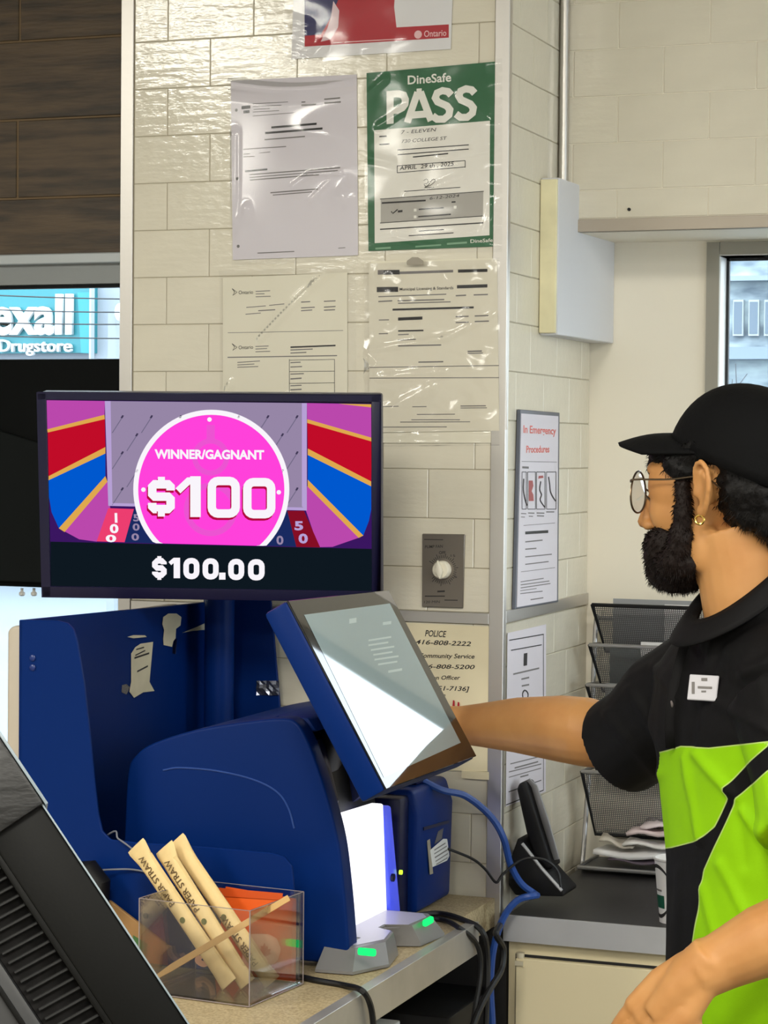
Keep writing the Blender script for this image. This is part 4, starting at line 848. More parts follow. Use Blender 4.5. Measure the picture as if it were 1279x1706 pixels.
# wooden stir stick lying across the box and a brown paper packet behind
S0 = onp(262, 1626, bq(0, .010, 0), -ey); S1 = onp(482, 1496, bq(0, .062, 0), -ey)
t = thing('stir_stick', 'flat wooden stir stick laid across the acrylic box', 'stir stick', S0)
d = (S1 - S0).normalized(); sd = d.cross(-ey).normalized()
S0 = bq(0, 0, 0) + (S0 - bq(0, 0, 0)); MB().prism([S0 + sd * .0035, S0 - sd * .002, S0.lerp(S1, .12) - sd * .0045, S1 - sd * .0045, S1 + sd * .0035, S0.lerp(S1, .1) + sd * .0045], -ey * .0018).build('stick', M_stick, t, bevel=.0004, segs=1)
K = Pl(V((0, YP - .012, 0)), -Y)
t = thing('brown_packet', 'brown paper packet leaning left of the acrylic box', 'packet', K.at(200, 1600))
MB().prism([K.at(*q) for q in [(172, 1497), (184, 1502), (282, 1578), (268, 1592), (262, 1690), (172, 1690)]], (0, .006, 0)).build('packet', mat('brown paper', (168, 128, 80), .75, vary=.15, vscale=25), t, bevel=.001, segs=1)
MB().prism([K.at(*q, .0006) for q in [(222, 1558), (246, 1572), (244, 1602), (222, 1590)]], (0, -.0004, 0)).build('green_print', mat('green print', (70, 110, 60), .7), t)

# ------------------------------------------------------------------ black scanner plug and thin wires on the stand
t = thing('black_adapter', 'black rounded plug beside the blue front plate', 'plug', FPp.at(150, 1490, .03))
MB().tube([FPp.at(146, 1446, .03), FPp.at(166, 1446, .032), FPp.at(178, 1464, .032), FPp.at(176, 1510, .032), FPp.at(170, 1640, .03)], [.014, .018, .020, .019, .016], 14).build('plug_body', M_blkr, t)
def cable(name, label, pts, r, m, n=6): 
    o = MB().tube(bez(pts, n), r, 8).build(name, m); tag(o, label, 'cable'); return o
cable('grey_wire', 'thin grey wire from the black plug along the blue plate', [FPp.at(176, 1444, .03), FPp.at(196, 1446, .012), FPp.at(225, 1448, .004), FPp.at(262, 1456, .003)], .0013, mat('grey wire', (110, 112, 122), .5))
cable('grey_wire', 'thin grey wire rising behind the blue plate edge', [V((XW + .03, YP + .05, 1.03)), FPp.at(176, 1391, -.012), FPp.at(198, 1397, .002), FPp.at(222, 1412, .006), FPp.at(240, 1432, .003)], .0013, mat('grey wire', (110, 112, 122), .5))
# ------------------------------------------------------------------ cables
zc = CZ + .004
def ct(px, py, h=0): return on(px, py, 'z', zc + h)
cable('black_cable', 'black cable over the counter edge near the acrylic box', [ct(480, 1622), ct(520, 1632), ct(575, 1642), on(602, 1650, 'x', .704), on(616, 1672, 'x', .707), on(622, 1712, 'x', .707), on(624, 1790, 'x', .707)], .0042, M_bcable)
cable('black_cable', 'upper black cable running from scanner to the counter end', [ct(690, 1526), ct(730, 1522), ct(770, 1532), on(803, 1552, 'x', .712), on(812, 1600, 'x', .715), on(810, 1700, 'x', .715), on(808, 1780, 'x', .715)], .0046, M_bcable)
cable('black_cable', 'lower black cable looping off the counter end', [ct(695, 1533), ct(735, 1532), ct(765, 1546), on(795, 1575, 'x', .706), on(800, 1622, 'x', .708), on(790, 1690, 'x', .708), on(780, 1780, 'x', .708)], .0040, M_bcable)
cable('black_cable', 'coiled black cable hanging beside the blue network cable', [V((.69, -.05, CZ - .03)), on(826, 1556, 'x', .72), on(838, 1580, 'x', .725), on(835, 1615, 'x', .725), on(815, 1650, 'x', .72), on(795, 1690, 'x', .715), on(770, 1760, 'x', .712)], .0050, M_bcable)
cable('network_cable', 'blue network cable arching from the blue box over the counters', [V((.575, -.12, 1.136)), on(735, 1316, 'y', -.10), on(775, 1326, 'y', -.07), on(815, 1358, 'y', -.05), on(838, 1395, 'y', -.04), on(850, 1440, 'y', -.02), on(868, 1472, 'y', .0), on(892, 1490, 'y', .01), on(890, 1492, 'y', -.05), on(862, 1500, 'y', -.06), on(838, 1530, 'y', -.065), on(822, 1580, 'y', -.07), on(817, 1640, 'y', -.07), on(820, 1710, 'y', -.07), on(822, 1800, 'y', -.07)], .0055, M_cable)
cable('thin_black_cable', 'thin black cable from blue box to the cordless phone', [V((.598, -.06, 1.02)), on(785, 1430, 'y', -.04), on(808, 1448, 'y', -.04), on(826, 1470, 'y', -.05), on(838, 1456, 'y', -.04), on(870, 1432, 'y', -.01), on(905, 1432, 'y', .0), on(928, 1450, 'y', .01), on(934, 1478, 'y', .01)], .0022, M_bcable)

# ------------------------------------------------------------------ right counter with cabinet
KZ = .915; KX0 = .692; KY0 = -.035
t = thing('back_counter', 'charcoal counter with aluminium edge below the side wall', 'counter', (1.5, .2, KZ - .04))
MB().box((KX0, KY0 + .006, KZ - .040), (2.6, .499, KZ)).build('worktop', M_ctop, t)
MB().box((KX0 - .003, KY0, KZ - .040), (2.6, KY0 + .006, KZ + .0012)).build('edge_band', mat('bright aluminium edge', (196, 196, 198), .32, .3, vary=.1, vscale=10), t, bevel=.0006, segs=1)
t = thing('cream_cabinet', 'cream cabinet with hinged door under the charcoal counter', 'cabinet', (1.2, .2, 0))
c0 = on(862, 1590, 'y', -.012)
MB().box((KX0, -.012, 0), (2.6, .49, KZ - .0405)).build('carcass', M_cab, t)
dz = on(865, 1592, 'y', -.012).z
MB().box((c0.x - .003, -.0135, .1), (1.45, -.011, dz + .003)).build('door_gap', M_dark, t)
dr = MB().box((c0.x + .001, -.026, .103), (1.447, -.0135, dz - .001)).build('door', M_cab, t, bevel=.0015, segs=1)
MB().lathe([(.0065, 0), (.0065, .008)], V((c0.x + .007, -.020, dz - .001)), Z, 14).box((c0.x + .001, -.030, dz - .012), (c0.x + .014, -.026, dz - .005)).build('hinge', mat('ivory hinge', (206, 196, 170), .4), dr)

# ------------------------------------------------------------------ cordless phone
pc = on(893, 1492, 'z', KZ)
t = thing('cordless_phone', 'black and silver cordless phone standing in its charging cradle', 'phone', pc)
PH = Pl(V((0, .03, 0)), -Y)
cradle = [(938, 1494), (858, 1492), (846, 1475), (850, 1430), (862, 1396), (872, 1404), (900, 1444), (932, 1480), (940, 1488)]
cm = MB().prism([PH.at(*q) for q in cradle], Y * .075).build('cradle', M_blkr, t, bevel=.005)
MB().tube([PH.at(870, 1405, .001), PH.at(902, 1446, .001), PH.at(936, 1484, .001)], .0028, 8).build('silver_trim', M_silver, cm)
hs = [(856, 1316), (861, 1306), (870, 1305), (876, 1316), (912, 1432), (918, 1448), (905, 1452), (884, 1425), (872, 1388)]
hm = MB().prism([PH.at(*q) + Y * .012 for q in hs], Y * .048).build('handset', M_blkr, t, bevel=.005, segs=3)
MB().tube([PH.at(868, 1306) + Y * .036, PH.at(877, 1316) + Y * .036, PH.at(895, 1375) + Y * .036, PH.at(914, 1438) + Y * .036], [.004, .005, .006, .005], 8, flat=3.5).build('silver_back', M_silver, hm)

# ------------------------------------------------------------------ mesh letter rack
t = thing('letter_rack', 'tiered mesh letter rack against the alcove wall', 'letter rack', (.86, .44, KZ))
def meshmat():
    if 'rack mesh' in MATS: return MATS['rack mesh']
    m = bpy.data.materials.new('rack mesh'); m.use_nodes = True; N = m.node_tree.nodes; L = m.node_tree.links
    b = N['Principled BSDF']; b.inputs['Base Color'].default_value = (.12, .12, .125, 1); b.inputs['Metallic'].default_value = .4; b.inputs['Roughness'].default_value = .5
    tc = N.new('ShaderNodeTexCoord'); sp_ = N.new('ShaderNodeSeparateXYZ'); L.new(tc.outputs['Object'], sp_.inputs[0])
    def wave(sock):
        q = N.new('ShaderNodeMath'); q.operation = 'MULTIPLY'; q.inputs[1].default_value = 2 * math.pi / .0034; L.new(sock, q.inputs[0])
        w = N.new('ShaderNodeMath'); w.operation = 'SINE'; L.new(q.outputs[0], w.inputs[0])
        g = N.new('ShaderNodeMath'); g.operation = 'GREATER_THAN'; g.inputs[1].default_value = .25; L.new(w.outputs[0], g.inputs[0]); return g
    a_, b2_ = wave(sp_.outputs[0]), wave(sp_.outputs[2]); mx = N.new('ShaderNodeMath'); mx.operation = 'MAXIMUM'; L.new(a_.outputs[0], mx.inputs[0]); L.new(b2_.outputs[0], mx.inputs[1])
    L.new(mx.outputs[0], b.inputs['Alpha']); MATS['rack mesh'] = m; return m
M_mesh = meshmat()
RX0, RX1 = on(992, 1040, 'y', .44).x, on(992, 1040, 'y', .44).x + .33
lowz = KZ + .004
for x_ in (RX0 - .004, RX1 + .004):
    MB().tube(bez([V((x_, .475, on(992, 1030, 'y', .475).z)), V((x_, .455, 1.33)), V((x_, .43, 1.12)), V((x_, .395, .96)), V((x_, .385, .925)), V((x_, .40, lowz)), V((x_, .47, lowz))], 5), .0042, 8).build('side_rod', M_wire, t)
MB().tube([V((RX0 - .004, .475, on(992, 1030, 'y', .475).z)), V((RX1 + .004, .475, on(992, 1030, 'y', .475).z))], .004, 8).build('top_rod', M_wire, t)
tiers = []
for k, (py, yy) in enumerate(((1008, .415), (1075, .40), (1142, .385), (1214, .37), (1287, .36))):
    z1 = on(1000, py, 'y', yy).z; z0 = z1 - (.085 if k < 4 else .115); yb = yy + .05; tiers.append((yy, z1, z0))
    rimm = M_blkr if k == 0 else M_wire
    MB().tube([V((RX0, .470, z1 - .004)), V((RX0, yy, z1)), V((RX1, yy, z1)), V((RX1, .470, z1 - .004))], .0034, 8).build('tier_rim', rimm, t)
    MB().tube([V((RX0, yy, z1)), V((RX0 + .012, yb, z0)), V((RX1 - .012, yb, z0)), V((RX1, yy, z1))], .0032, 8).build('tier_arm', M_blkr, t)
    MB().poly([V((RX0, yy, z1)), V((RX0 + .012, yb, z0)), V((RX1 - .012, yb, z0)), V((RX1, yy, z1))]).build('tier_mesh', M_mesh, t, smooth=False)
    MB().poly([V((RX0 + .012, yb, z0)), V((RX0 + .012, .472, z0)), V((RX1 - .012, .472, z0)), V((RX1 - .012, yb, z0))]).build('tier_floor', M_mesh, t, smooth=False)
ty0, tz = .345, KZ + .012
MB().tube([V((RX0, .47, tz)), V((RX0, ty0, tz)), V((RX1, ty0, tz)), V((RX1, .47, tz))], .0036, 8).build('tray_rim', M_wire, t)
MB().poly([V((RX0, ty0, tz - .002)), V((RX1, ty0, tz - .002)), V((RX1, .47, tz - .002)), V((RX0, .47, tz - .002))]).build('tray_floor', M_mesh, t, smooth=False)
def card(label, cat, c, w, h, m, rx=0., rz=0., th=.0012, name='card', lean=0.):
    t_ = thing(name, label, cat, c)
    e1 = V((math.cos(rz), 0, math.sin(rz))); e2 = (V((-math.sin(rz), 0, math.cos(rz))) * math.cos(lean) + Y * math.sin(lean)).normalized(); e3 = e1.cross(e2)
    MB().obox(V(c) + e2 * (h / 2), e1, e2, e3, w / 2, h / 2, th / 2).build('sheet', m, t_, bevel=.0003, segs=1); return t_
yy, z1, z0 = tiers[0]
card('grey plastic folder in the top tier of the letter rack', 'folder', (on(1062, 1030, 'y', .46).x + .03, .462, z0 + .002), .15, .092, mat('grey folder', (150, 152, 154), .5), name='folder')
t_ = card('small white card in the top tier of the letter rack', 'card', (on(1130, 1030, 'y', .455).x, .455, z0 + .002), .05, .085, M_paper)
card('dark booklet in the second tier of the letter rack', 'booklet', (on(1062, 1100, 'y', .45).x, .45, tiers[1][2] + .002), .10, .080, mat('green-grey booklet', (92, 100, 98), .6), name='booklet')
card('pale leaflet in the second tier of the letter rack', 'leaflet', (on(1105, 1090, 'y', .446).x, .444, tiers[1][2] + .002), .08, .088, M_paper, name='leaflet')
card('grey envelope in the third tier of the letter rack', 'envelope', (on(1068, 1160, 'y', .44).x, .44, tiers[2][2] + .002), .13, .082, mat('grey envelope', (128, 130, 130), .6), name='envelope')
card('white sheet in the fourth tier of the letter rack', 'sheet', (on(1070, 1250, 'y', .44).x, .44, tiers[3][2] + .002), .12, .078, M_paper, name='loose_sheet')
def stack(label, px, py, w, dpt, h, rz, m, tilt=0.):
    p = on(px, py, 'y', .36); e1 = V((math.cos(rz), math.sin(rz), tilt)).normalized(); e2 = Z.cross(e1).normalized(); e3 = e1.cross(e2)
    t_ = thing('paper_slip', label, 'papers', p, 'loose papers in the bottom tray')
    c = p + e1 * (w / 2) + e2 * (dpt / 2)
    rows = [[c + e1 * (w * (i / 8 - .5)) + e2 * (dpt * (j / 3 - .5)) + e3 * (.003 * math.sin(i * 1.1 + j + px)) for i in range(9)] for j in range(4)]
    o = MB().grid(rows).build('slips', m, t_, ang=180); md = o.modifiers.new('thick', 'SOLIDIFY'); md.thickness = h; md.offset = -1
pk = mat('pinkish slip', (218, 200, 200), .7); ky = mat('kraft slip', (190, 182, 168), .7)
stack('wide grey-white paper pile at the bottom of the tray', 988, 1418, .17, .09, .008, .0, M_paper)
stack('tan paper corner sticking out of the bottom tray', 998, 1396, .06, .08, .004, .12, ky, -.25)
stack('pinkish folded slips on top of the tray papers', 1042, 1385, .09, .07, .006, -.05, pk, .05)
stack('second pinkish slip pile behind the folded slips', 1066, 1374, .09, .07, .005, .05, mat('rose slip', (224, 210, 212), .7), .02)
stack('white envelope lying in the middle of the tray', 1036, 1404, .11, .07, .004, -.04, mat('clean white paper', (236, 234, 230), .7))
stack('dark printed leaflet at the very bottom of the tray', 1012, 1432, .12, .07, .003, .02, mat('dark leaflet', (96, 84, 96), .6))

# ------------------------------------------------------------------ paper cups on the counter
def cup(label, px, pyb, h, r0, r1):
    c = on(px, pyb, 'z', KZ); t = thing('paper_cup', label, 'cup', c, 'paper cups on the charcoal counter')
    MB().lathe([(r0, 0), (r0, .004), (r1, h - .004), (r1 + .002, h - .002), (r1 + .002, h), (r1 - .001, h), (r1 - .003, h - .02)], c + Z * .0005, Z, 32).build('body', mat('white cup', (232, 230, 228), .5), t)
    f = lambda w: r0 + (r1 - r0) * w / h + .0004
    def band(nm, m, a0, a1, fn0, fn1, n=16):
        mb = MB(); rows = []
        for i in range(n + 1):
            a = a0 + (a1 - a0) * i / n; rows.append([c + V((math.cos(a), math.sin(a), 0)) * f(w) + Z * w for w in (fn0(i / n), fn1(i / n))])
        return mb.grid(rows).build(nm, m, t)
    ac = math.radians(-140)
    band('printed_ring', M_ink, ac - .9, ac + .9, lambda s: h * (.5 - .42 * math.sqrt(max(0, 1 - (2 * s - 1) ** 2))), lambda s: h * (.5 - .36 * math.sqrt(max(0, 1 - (2 * s - 1) ** 2))))
    band('printed_ring', M_ink, ac - .9, ac + .9, lambda s: h * (.5 + .36 * math.sqrt(max(0, 1 - (2 * s - 1) ** 2))), lambda s: h * (.5 + .42 * math.sqrt(max(0, 1 - (2 * s - 1) ** 2))))
    band('green_block', mat('cup green', (14, 84, 62), .5), ac - .35, ac + .45, lambda s: h * .24, lambda s: h * .44)
    band('printed_lines', M_inkg, ac - .3, ac + .3, lambda s: h * .50, lambda s: h * .53)
    return t
cup('short white paper cup with green block beside the cashier', 1124, 1536, .100, .024, .033)
cup('taller white cup half hidden behind the cashier', 1142, 1500, .150, .026, .036)

# ------------------------------------------------------------------ hanging display in the left window
t = thing('window_display', 'large black display back hanging in the left window', 'display', (-.45, .40, 1.36))
DYp = Pl((0, .40, 0), (0, -1, 0))
def dq(px, py): return DYp.at(px, py)
x0, x1 = -1.0, -.06
zt_, zb_ = dq(100, 598).z, dq(100, 980).z
MB().box((x0, .40, zb_), (x1, .44, zt_)).build('panel', mat('display black', (8, 10, 10), .6, spec=.08), t, bevel=.004)
A, B, Cc = dq(-150, 668), dq(0, 716), dq(62, 735); B2 = dq(260, 790)
MB().prism([V((x0 + .02, .40, zb_ + .01)), V((x1 - .02, .40, zb_ + .01)), V((x1 - .02, .40, B2.z)), Cc, B, V((x0 + .02, .40, A.z))], (0, -.012, 0)).build('rear_cover', mat('display charcoal', (20, 23, 23), .55, spec=.08), t, bevel=.002, segs=1)
for px in (28, 48):
    c = dq(px, 981); MB().lathe([(.003, 0), (.003, -.006), (.006, -.008), (.006, -.013), (.003, -.015)], c + Y * .02, Z, 12).build('bottom_knob', M_white, t)
MB().box((x1, .41, 1.55), (-.004, .43, 1.65)).build('wall_bracket', M_blk, t)

# ------------------------------------------------------------------ near black register terminal
ed = (ray(150, 1560) - (RV * .834 + UV * .551) * .035).normalized()
e1 = (RV * .551 - UV * .834); e1 = (e1 - ed * e1.dot(ed)).normalized(); nn_ = e1.cross(ed)
if nn_.dot(RV) < 0: nn_ = -nn_
o0 = dep(66, 1336, 2.25)
def rp(a, b, c): return o0 + e1 * a - nn_ * b + ed * c        # a down the edge, b away from the screen face, c away from the camera
t = thing('register_terminal', 'black tilted register terminal with vent slots in the near left corner', 'register', (rp(.2, .1, .15).x, rp(.2, .1, .15).y, CZ))
def rb(nm, a0, a1, b0, b1, c0_, c1_, m, bev=.002, par=None):
    c = (rp(a0, b0, c0_) + rp(a1, b1, c1_)) / 2
    return MB().obox(c, e1, nn_, ed, abs(a1 - a0) / 2, abs(b1 - b0) / 2, abs(c1_ - c0_) / 2).build(nm, m, par or t, bevel=bev)
M_reg = mat('register black', (10, 10, 9), .5, bump=.05, bscale=300, spec=.12)
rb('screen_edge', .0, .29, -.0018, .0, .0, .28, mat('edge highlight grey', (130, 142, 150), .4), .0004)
sid = rb('side_panel', .0, .29, .0, .060, .002, .28, M_reg, .003)
top_ = rb('top_hinge', -.085, .004, -.003, .085, -.006, .28, mat('brushed black', (17, 16, 16), .4, bump=.9, bscale=26, stretch=(1, 1, 3)), .004)
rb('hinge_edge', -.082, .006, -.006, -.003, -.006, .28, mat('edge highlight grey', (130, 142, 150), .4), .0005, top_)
rb('vent_recess', .0, .29, .060, .115, .03, .28, M_dark, .002)
for k in range(26):
    a_ = .008 + k * .0108
    c = rp(a_, .088, .022); dr_ = (nn_ * .93 + e1 * .10).normalized(); MB().obox(c, dr_, dr_.cross(ed).normalized(), ed, .023, .0017, .010).build('vent_slat', mat('vent black', (20, 20, 20), .4, spec=.3), t, bevel=.0008, segs=1)
rb('vent_border', .0, .29, .058, .066, .004, .05, M_reg, .002)
rb('rear_housing', .02, .24, .115, .20, .012, .28, mat('register grey', (36, 36, 37), .45), .006)
rb('housing_rib', .03, .24, .128, .133, .006, .02, M_reg, .001)
q = rp(.22, .10, .16)
MB().box((q.x - .05, q.y - .05, CZ), (q.x + .05, q.y + .05, q.z)).build('stand', M_blk, t, bevel=.01)
MB().box((q.x - .12, q.y - .14, CZ), (q.x + .12, q.y + .14, CZ + .02)).build('stand_foot', M_blk, t, bevel=.006)

# ------------------------------------------------------------------ the cashier
HO = dep(1215, 815, 2.83)                                   # midpoint between the ears
HF = (_r0 * -.866 + _d0 * .5).normalized(); HL = Z.cross(HF)      # facing, and the person's left
def hp(f, l, u): return HO + HF * f + HL * l + Z * u
HA = (HF, HL, Z)
foot = dep(1275, 1500, 2.86)
man = thing('person', 'cashier in black cap, glasses and black and lime polo reaching to the terminal', 'person', (foot.x, foot.y, 0))
def skinmat(name, rgb, rgb2, extra=None):
    m = mat(name, rgb, .5, vary=.2, vscale=14, rgb2=rgb2, spec=.35); b = m.node_tree.nodes['Principled BSDF']
    b.inputs['Subsurface Weight'].default_value = .08; b.inputs['Subsurface Radius'].default_value = (.6, .25, .12); b.inputs['Subsurface Scale'].default_value = .01
    return m
M_skin = skinmat('warm brown skin', (198, 144, 88), (184, 128, 74))
ps = MB()
def E3(c, r, n=20): ps.ell(c, HA, r, n, 12)
# skull, face, jaw
E3(hp(-.028, 0, .035), (.094, .075, .085)); E3(hp(.035, 0, -.005), (.064, .060, .072)); E3(hp(.040, 0, -.055), (.054, .052, .058)); E3(hp(.050, 0, -.088), (.044, .044, .034)); E3(hp(.082, 0, -.105), (.018, .022, .018))
for s_ in (-1, 1):
    E3(hp(.052, s_ * .036, -.026), (.040, .024, .038)); E3(hp(.050, s_ * .040, .004), (.042, .024, .040)); E3(hp(.076, s_ * .024, .024), (.022, .030, .014)); E3(hp(.018, s_ * .046, -.072), (.03, .014, .03)); E3(hp(.104, s_ * .010, -.047), (.009, .007, .007))
ps.tube([hp(.090, 0, .016), hp(.097, 0, -.005), hp(.108, 0, -.030), hp(.112, 0, -.042)], [.010, .009, .010, .010], 12); E3(hp(.113, 0, -.043), (.010, .010, .009))
E3(hp(.096, 0, -.068), (.012, .020, .006)); E3(hp(.094, 0, -.078), (.012, .018, .007))
# ears
for s_ in (-1, 1):
    eb = lambda f, l, u: hp(.013 + (f - .013) * .56, s_ * (l + .10 * max(0, .013 - f)), u + .25 * (f + .005) * .4)
    helix = bez([eb(.012, .074, -.004), eb(.014, .079, .012), eb(.008, .084, .028), eb(-.008, .088, .034), eb(-.024, .091, .026), eb(-.028, .090, .008), eb(-.022, .086, -.010), eb(-.012, .081, -.024), eb(-.003, .076, -.030)], 5)
    ps.tube(helix, .0042, 8); ps.tube(bez([eb(-.008, .082, .022), eb(-.016, .083, .010), eb(-.015, .081, -.006), eb(-.008, .078, -.014)], 5), .0032, 8)
    ps.ell(eb(-.008, .076, .004), (V((HF.x, HF.y, 0)), (HL * s_ + HF * -.25).normalized(), Z), (.012, .0035, .028), 16, 10)
    E3(eb(-.003, .078, -.026), (.008, .005, .009)); E3(eb(.010, .077, -.004), (.006, .005, .008)); E3(eb(-.008, .066, .0), (.010, .014, .020))
# neck
ps.tube([hp(-.008, 0, -.05), hp(-.022, 0, -.10), hp(-.032, 0, -.15), hp(-.045, 0, -.21), hp(-.055, 0, -.26)], [.062, .060, .060, .060, .060], 24)
# trunk under the shirt
psi = math.radians(35); BF = V((-math.cos(psi), -math.sin(psi), 0)); BL = Z.cross(BF)
TX = [(1050, 1245, .070, .052), (1085, 1252, .14, .072), (1130, 1260, .185, .092), (1200, 1272, .190, .110), (1320, 1286, .178, .112), (1450, 1292, .165, .110), (1580, 1294, .165, .112), (1700, 1296, .172, .114), (1790, 1298, .175, .112)]
def torso(grow, dz=0., nr=40, rings=TX):
    vs = []; k = len(rings)
    for py, px, a, b in rings:
        c = dep(px, py, 2.86)
        for j in range(nr):
            q = 2 * math.pi * j / nr; cs, sn = math.cos(q), math.sin(q)
            sq = (abs(cs) ** 2.5 + abs(sn) ** 2.5) ** (-1 / 2.5)
            vs.append(c + BL * ((a + grow) * cs * sq) + BF * ((b + grow) * sn * sq))
    return vs, [(i * nr + j, i * nr + (j + 1) % nr, (i + 1) * nr + (j + 1) % nr, (i + 1) * nr + j) for i in range(k - 1) for j in range(nr)] + [tuple(range(nr)), tuple(range((k - 1) * nr, k * nr))]
ps.add(*torso(-.012))
# right arm, reaching; left arm, bent and hanging forward
RS, RE, RW = dep(1165, 1135, 3.0), dep(1022, 1226, 3.17), dep(768, 1208, 3.37)
ra = [RS, dep(1095, 1180, 3.08), RE, dep(978, 1220, 3.195), dep(935, 1214, 3.23), dep(860, 1208, 3.29), dep(800, 1208, 3.34), RW]
ps.tube(ra, [.052, .050, .047, .049, .0475, .040, .032, .0285], 18)
def hand(w, dirv, back, thumb_side, curl, parts):
    """palm plus four fingers and a thumb; w wrist, dirv along the palm, back = normal of the back of the hand"""
    d = dirv.normalized(); n_ = (back - d * back.dot(d)).normalized(); s = d.cross(n_)
    if s.dot(thumb_side) < 0: s = -s
    parts.ell(w + d * .005, (d, s, n_), (.05, .030, .0275), 18, 12); parts.tube([w - d * .03, w + d * .03, w + d * .07], [.0285, .0265, .020], 14, flat=1.0)
    for k in range(4):
        o = (.030 - .020 * k); parts.tube([w + s * (o * .55), w + d * .04 + s * (o * .9), w + d * .088 + s * o], [.0165, .0160, .0125], 12)
        L = (.072, .080, .074, .058)[k]; p = w + d * .085 + s * o; dd = d
        path = [p]
        for j in range(4):
            a = curl * (.35 + .35 * j); dd = (d * math.cos(a) - n_ * math.sin(a)).normalized(); p = p + dd * (L / 4 * (1.25 - .12 * j)); path.append(p)
        parts.tube(path, [.0100, .0095, .0090, .0082, .0062], 10)
    tp = w + d * .025 + s * .022
    parts.tube([tp - s * .012, tp + s * .018 + d * .025 - n_ * .01, tp + s * .030 + d * .052 - n_ * .018, tp + s * .032 + d * .076 - n_ * .026], [.016, .013, .0105, .0075], 10)
hand(RW, dep(700, 1200, 3.41) - RW, Z + RV * -.2, DV * -1, .5, ps)
LS, LE, LW = dep(1335, 1150, 2.70), dep(1410, 1500, 2.58), dep(1160, 1622, 2.60)
ps.tube([LS, dep(1375, 1320, 2.63), LE], [.062, .054, .046], 18)
ps.tube([LE, dep(1345, 1540, 2.58), dep(1270, 1568, 2.59), dep(1205, 1600, 2.60), LW], [.046, .045, .041, .034, .0315], 18)
hand(LW, dep(1075, 1712, 2.62) - LW, (RV * -.4 + UV * .5 - DV * .75), RV * -1 - UV, .35, ps)
body = ps.build('body', M_skin, man, normals=True)
remesh(body, .0032, 5, .5)
# eyes
for s_ in (-1, 1):
    ey_ = MB().ell(hp(.073, s_ * .030, -.004), HA, (.0125, .0125, .0125), 16, 10).build('eye', mat('eye white', (216, 210, 204), .25), man)
    MB().ell(hp(.0805, s_ * .031, -.004), HA, (.0055, .0055, .0055), 12, 8).build('iris', mat('dark iris', (36, 24, 18), .2), ey_)
# hair and beard: thick shells roughened with short strands
M_hair = mat('black hair', (12, 10, 10), .55, spec=.2, bump=.6, bscale=160)
M_beard = mat('dark brown beard', (26, 17, 14), .6, spec=.2, bump=.6, bscale=160)
def furry(name, build, m, vox, amp, fr, nst, ln, seed, flow):
    mb = MB(); build(mb); o = mb.build(name, m, man, normals=True); remesh(o, vox, 6, .5); me = o.data
    rnd = random.Random(seed)
    ns = [v.normal.copy() for v in me.vertices]; vs = [v.co.copy() for v in me.vertices]
    vs = [c_ + n_ * (amp * noise.noise(c_ * fr) + amp * .6 * noise.noise(c_ * fr * 2.3)) for c_, n_ in zip(vs, ns)]
    me.vertices.foreach_set('co', [x for c_ in vs for x in c_]); me.update(); bm = bmesh.new(); bm.from_mesh(me)
    for _ in range(nst):
        i = rnd.randrange(len(vs)); p, n_ = vs[i], ns[i]; d = (n_ * .55 + flow * .7 + V((rnd.uniform(-.6, .6), rnd.uniform(-.6, .6), rnd.uniform(-.6, .6)))).normalized(); s = d.cross(n_).normalized() * .00035; l = ln * rnd.uniform(.5, 1.2)
        q = p + d * l * .55; e = p + d * l + flow * l * .35
        a = [bm.verts.new(x) for x in (p - s - n_ * .002, p + s - n_ * .002, q + s * .8, e, q - s * .8)]; bm.faces.new(a)
    bm.to_mesh(me); bm.free(); me.polygons.foreach_set('use_smooth', [True] * len(me.polygons)); return o
def b_beard(mb):
    e = lambda c, r: mb.ell(c, HA, r, 18, 10)
    e(hp(.058, 0, -.092), (.044, .050, .038)); e(hp(.084, 0, -.102), (.024, .032, .028)); e(hp(.097, 0, -.060), (.011, .024, .007)); e(hp(.066, 0, -.116), (.030, .034, .016)); e(hp(.084, 0, -.078), (.018, .032, .024))
    for s_ in (-1, 1):
        mb.tube(bez([hp(.036, s_ * .066, .012), hp(.034, s_ * .0665, -.016), hp(.036, s_ * .064, -.045), hp(.044, s_ * .058, -.078), hp(.060, s_ * .045, -.098)], 4), [.010] * 5 + [.012] * 4 + [.016] * 4 + [.020] * 4, 10)
        e(hp(.066, s_ * .044, -.070), (.028, .014, .026)); e(hp(.086, s_ * .026, -.072), (.017, .016, .018)); e(hp(.076, s_ * .036, -.085), (.022, .016, .022)); e(hp(.048, s_ * .052, -.088), (.030, .012, .024))
furry('beard', b_beard, M_beard, .0030, .0020, 110, 6500, .0052, 5, V((.0, 0, -.8)) + HF * .1)
def b_hair(mb):
    e = lambda c, r: mb.ell(c, HA, r, 18, 10)
    e(hp(-.055, 0, .000), (.072, .083, .062)); e(hp(-.085, 0, -.022), (.045, .068, .055)); e(hp(-.075, .045, -.03), (.03, .03, .035)); e(hp(-.075, -.045, -.03), (.03, .03, .035))
    for s_ in (-1, 1): e(hp(-.036, s_ * .066, .012), (.026, .015, .040)); e(hp(-.050, s_ * .060, -.020), (.024, .016, .03))
    e(hp(.066, 0, .040), (.036, .058, .022)); e(hp(.085, .012, .032), (.018, .03, .014))
    for s_ in (-1, 1): e(hp(.036, s_ * .062, .032), (.028, .012, .024)); e(hp(.002, s_ * .066, .046), (.04, .014, .02))
furry('hair', b_hair, M_hair, .0035, .0030, 80, 5000, .007, 6, V((0, 0, -.7)))
mb = MB()
for s_ in (-1, 1): mb.tube(bez([hp(.093, s_ * .014, .018), hp(.094, s_ * .030, .023), hp(.084, s_ * .046, .018)], 4), .0042, 8)
mb.build('eyebrows', M_hair, man)
